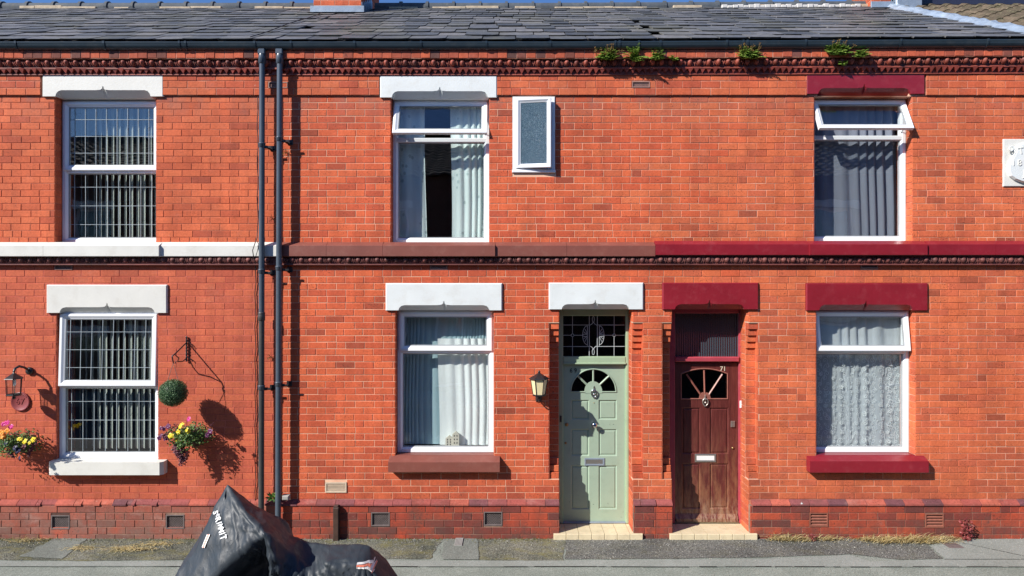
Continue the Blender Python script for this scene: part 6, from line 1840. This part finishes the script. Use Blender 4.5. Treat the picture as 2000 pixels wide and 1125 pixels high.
# crumples: ridged noise, pushed along the cloth normal
gu, gv = np.gradient(cp_, axis=0), np.gradient(cp_, axis=1); nn_ = np.cross(gu, gv); nn_ /= np.linalg.norm(nn_, axis=-1, keepdims=True) + 1e-9
hgt = np.zeros((NX, NY))
for i in range(NX):
    for j in range(NY):
        v_ = Vector(cp_[i, j])
        a_ = mnoise.noise(Vector((v_.x * 3.2 + v_.z * 1.6, v_.y * 3.0, v_.z * 2.0 - v_.x * .8)))
        b_ = mnoise.noise(Vector((v_.x * 8 - v_.z * 5 + 9, v_.y * 7, v_.z * 6 + v_.x * 3)))
        c_ = mnoise.noise(Vector((v_.x * 17 + v_.z * 9, v_.y * 15 + 4, v_.z * 13)))
        hgt[i, j] = .015 * (1 - min(1, abs(a_) * 2.6)) ** 1.3 + .006 * (1 - min(1, abs(b_) * 2.4)) + .0025 * (1 - min(1, abs(c_) * 2))
cp_ = cp_ + nn_ * (hgt * (.25 + .75 * np.clip((1.27 - cp_[..., 2]) / .12, 0, 1)))[..., None] * np.sign(-nn_[NX // 2, NY * 3 // 4, 1])
mat['cover'] = None
q = M('dark_nylon_cover')
rg = lambda n_: q.math('SUBTRACT', 1.0, q.math('POWER', q.math('MULTIPLY', q.math('ABSOLUTE', q.math('SUBTRACT', n_, .5)), 3.2, clamp=True), .55))
h = q.math('ADD', q.math('MULTIPLY', q.noise(4.5, 4, .55, vec=q.mapped((1.3, 1, .6), rot=(0, .45, 0)), dist=1.0), 1.0), q.math('MULTIPLY', q.noise(14, 3, .55, vec=q.mapped((1.1, 1, .75), rot=(0, -.5, 0)), dist=.8), .12))
h = q.math('ADD', h, q.math('MULTIPLY', rg(q.noise(3.6, 2, .5, vec=q.mapped((1.6, 1, .8), rot=(0, .6, 0)), dist=.6)), .40))
h = q.math('ADD', h, q.math('MULTIPLY', rg(q.noise(9, 2, .5, vec=q.mapped((1.2, 1, .7), rot=(0, -.7, 0)), dist=.4)), .13))
q.bump(h, .35, .02)
mat['cover'] = q.fin(q.mix(q.noise(6, 4), (.020, .027, .035), (.032, .042, .053)), q.rng(q.noise(20, 3), .3, .7, .44, .6), 0, .4)
mat['coverlogo'] = plain('white_print', (.75, .77, .78), .6, .04)
mat['reflo'] = plain('orange_strip', (.75, .22, .14), .5, .08); mat['reflw'] = plain('silver_strip', (.75, .73, .70), .45, .05)
e = empty('motorcycle_cover', (float(cp_[..., 0].mean()), -2.2, -.10), 'dark rain cover draped over a parked motorcycle at the kerb', 'motorcycle cover')
mb = MB(); mb.add(cp_.reshape(-1, 3).tolist(), [(i * NY + j, (i + 1) * NY + j, (i + 1) * NY + j + 1, i * NY + j + 1) for i in range(NX - 1) for j in range(NY - 1)], True)
cov = mb.build('cover_cloth', mat['cover'], e)
bvh = BVHTree.FromPolygons([Vector(v_) for v_ in mb.v], mb.f)
def on_cover(v, lift=.006):
    # project along the street depth on to the cloth
    h_ = bvh.ray_cast(Vector((v.x, -4.5, v.z)), Vector((0, 1, 0)))
    return Vector((v.x, h_[0].y - lift - max(0, v.y) * 0, v.z)) if h_[0] is not None else None
def strip(name, mk, pa, pb, w, parent, n=10, m_=3):
    mb = MB(); vs = []
    d = Vector((pb[0] - pa[0], 0, pb[1] - pa[1])); nn = Vector((-d.z, 0, d.x)).normalized()
    for i in range(n + 1):
        for j in range(m_ + 1):
            b = Vector((pa[0], 0, pa[1])) + d * (i / n) + nn * w * (j / m_ - .5); h_ = on_cover(b, .012)
            vs.append(h_ if h_ is not None else Vector((b.x, -2.5, b.z)))
    mb.add(vs, [(i * (m_ + 1) + j, (i + 1) * (m_ + 1) + j, (i + 1) * (m_ + 1) + j + 1, i * (m_ + 1) + j + 1) for i in range(n) for j in range(m_)])
    mb.build(name, mat[mk], parent)
yc_ = -2.45
G_ = lambda u, v: (fx(u, yc_), fz(v, yc_))
for du, mk in ((-3.2, 'reflw'), (0, 'reflo'), (3.2, 'reflw')):
    strip('reflective_strip', mk, G_(395 + du, 1071 - du * .3), G_(402 + du, 1048 - du * .3), .013, e)
for dv, mk in ((-3.4, 'reflw'), (0, 'reflo'), (3.4, 'reflw')):
    strip('reflective_strip', mk, G_(696, 1106 + dv), G_(716, 1108 + dv), .012, e); strip('reflective_strip', mk, G_(715.6, 1108 + dv), G_(728, 1116 + dv * 1.2), .012, e)
def onc(v):
    h_ = bvh.ray_cast(Vector((v.x, -4.5, v.z)), Vector((0, 1, 0)))
    yy = h_[0].y if h_[0] is not None else -2.4
    return Vector((v.x, yy - .014 + (v.y - (-5)) * .3, v.z))
ang = -math.atan2(46, 19)
word = 'SORIMMIT'
for i, ch in enumerate(word):
    t = (i + .5) / len(word); u, v = 425 + 18 * t, 993.5 + 54 * t
    if i == 0: t = 0
    if ch == 'O' and i == 1:
        cxx, czz = fx(431.5, -2.30), fz(1004, -2.30)
        mb = MB()
        for r_, w_ in ((.018, .0035), (.008, .003)):
            mb.tube([(cxx + r_ * math.cos(a), -5, czz + r_ * math.sin(a)) for a in [2 * math.pi * k / 16 for k in range(17)]], w_, 4)
        for k in range(6): mb.tube([(cxx + .008 * math.cos(k * 1.047), -5, czz + .008 * math.sin(k * 1.047)), (cxx + .018 * math.cos(k * 1.047), -5, czz + .026 * math.sin(k * 1.047))], .003, 4)
        mb.xf(onc); mb.build('wheel_emblem', mat['coverlogo'], e); continue
    yy_ = -2.27 - .16 * t; xx, zz = fx(u, yy_), fz(v, yy_)
    text('printed_letter', ch, xx, zz, -5, .082, 'coverlogo', e, fn=onc, ext=.0008, sx=.60, rot=ang, bold=.0022)
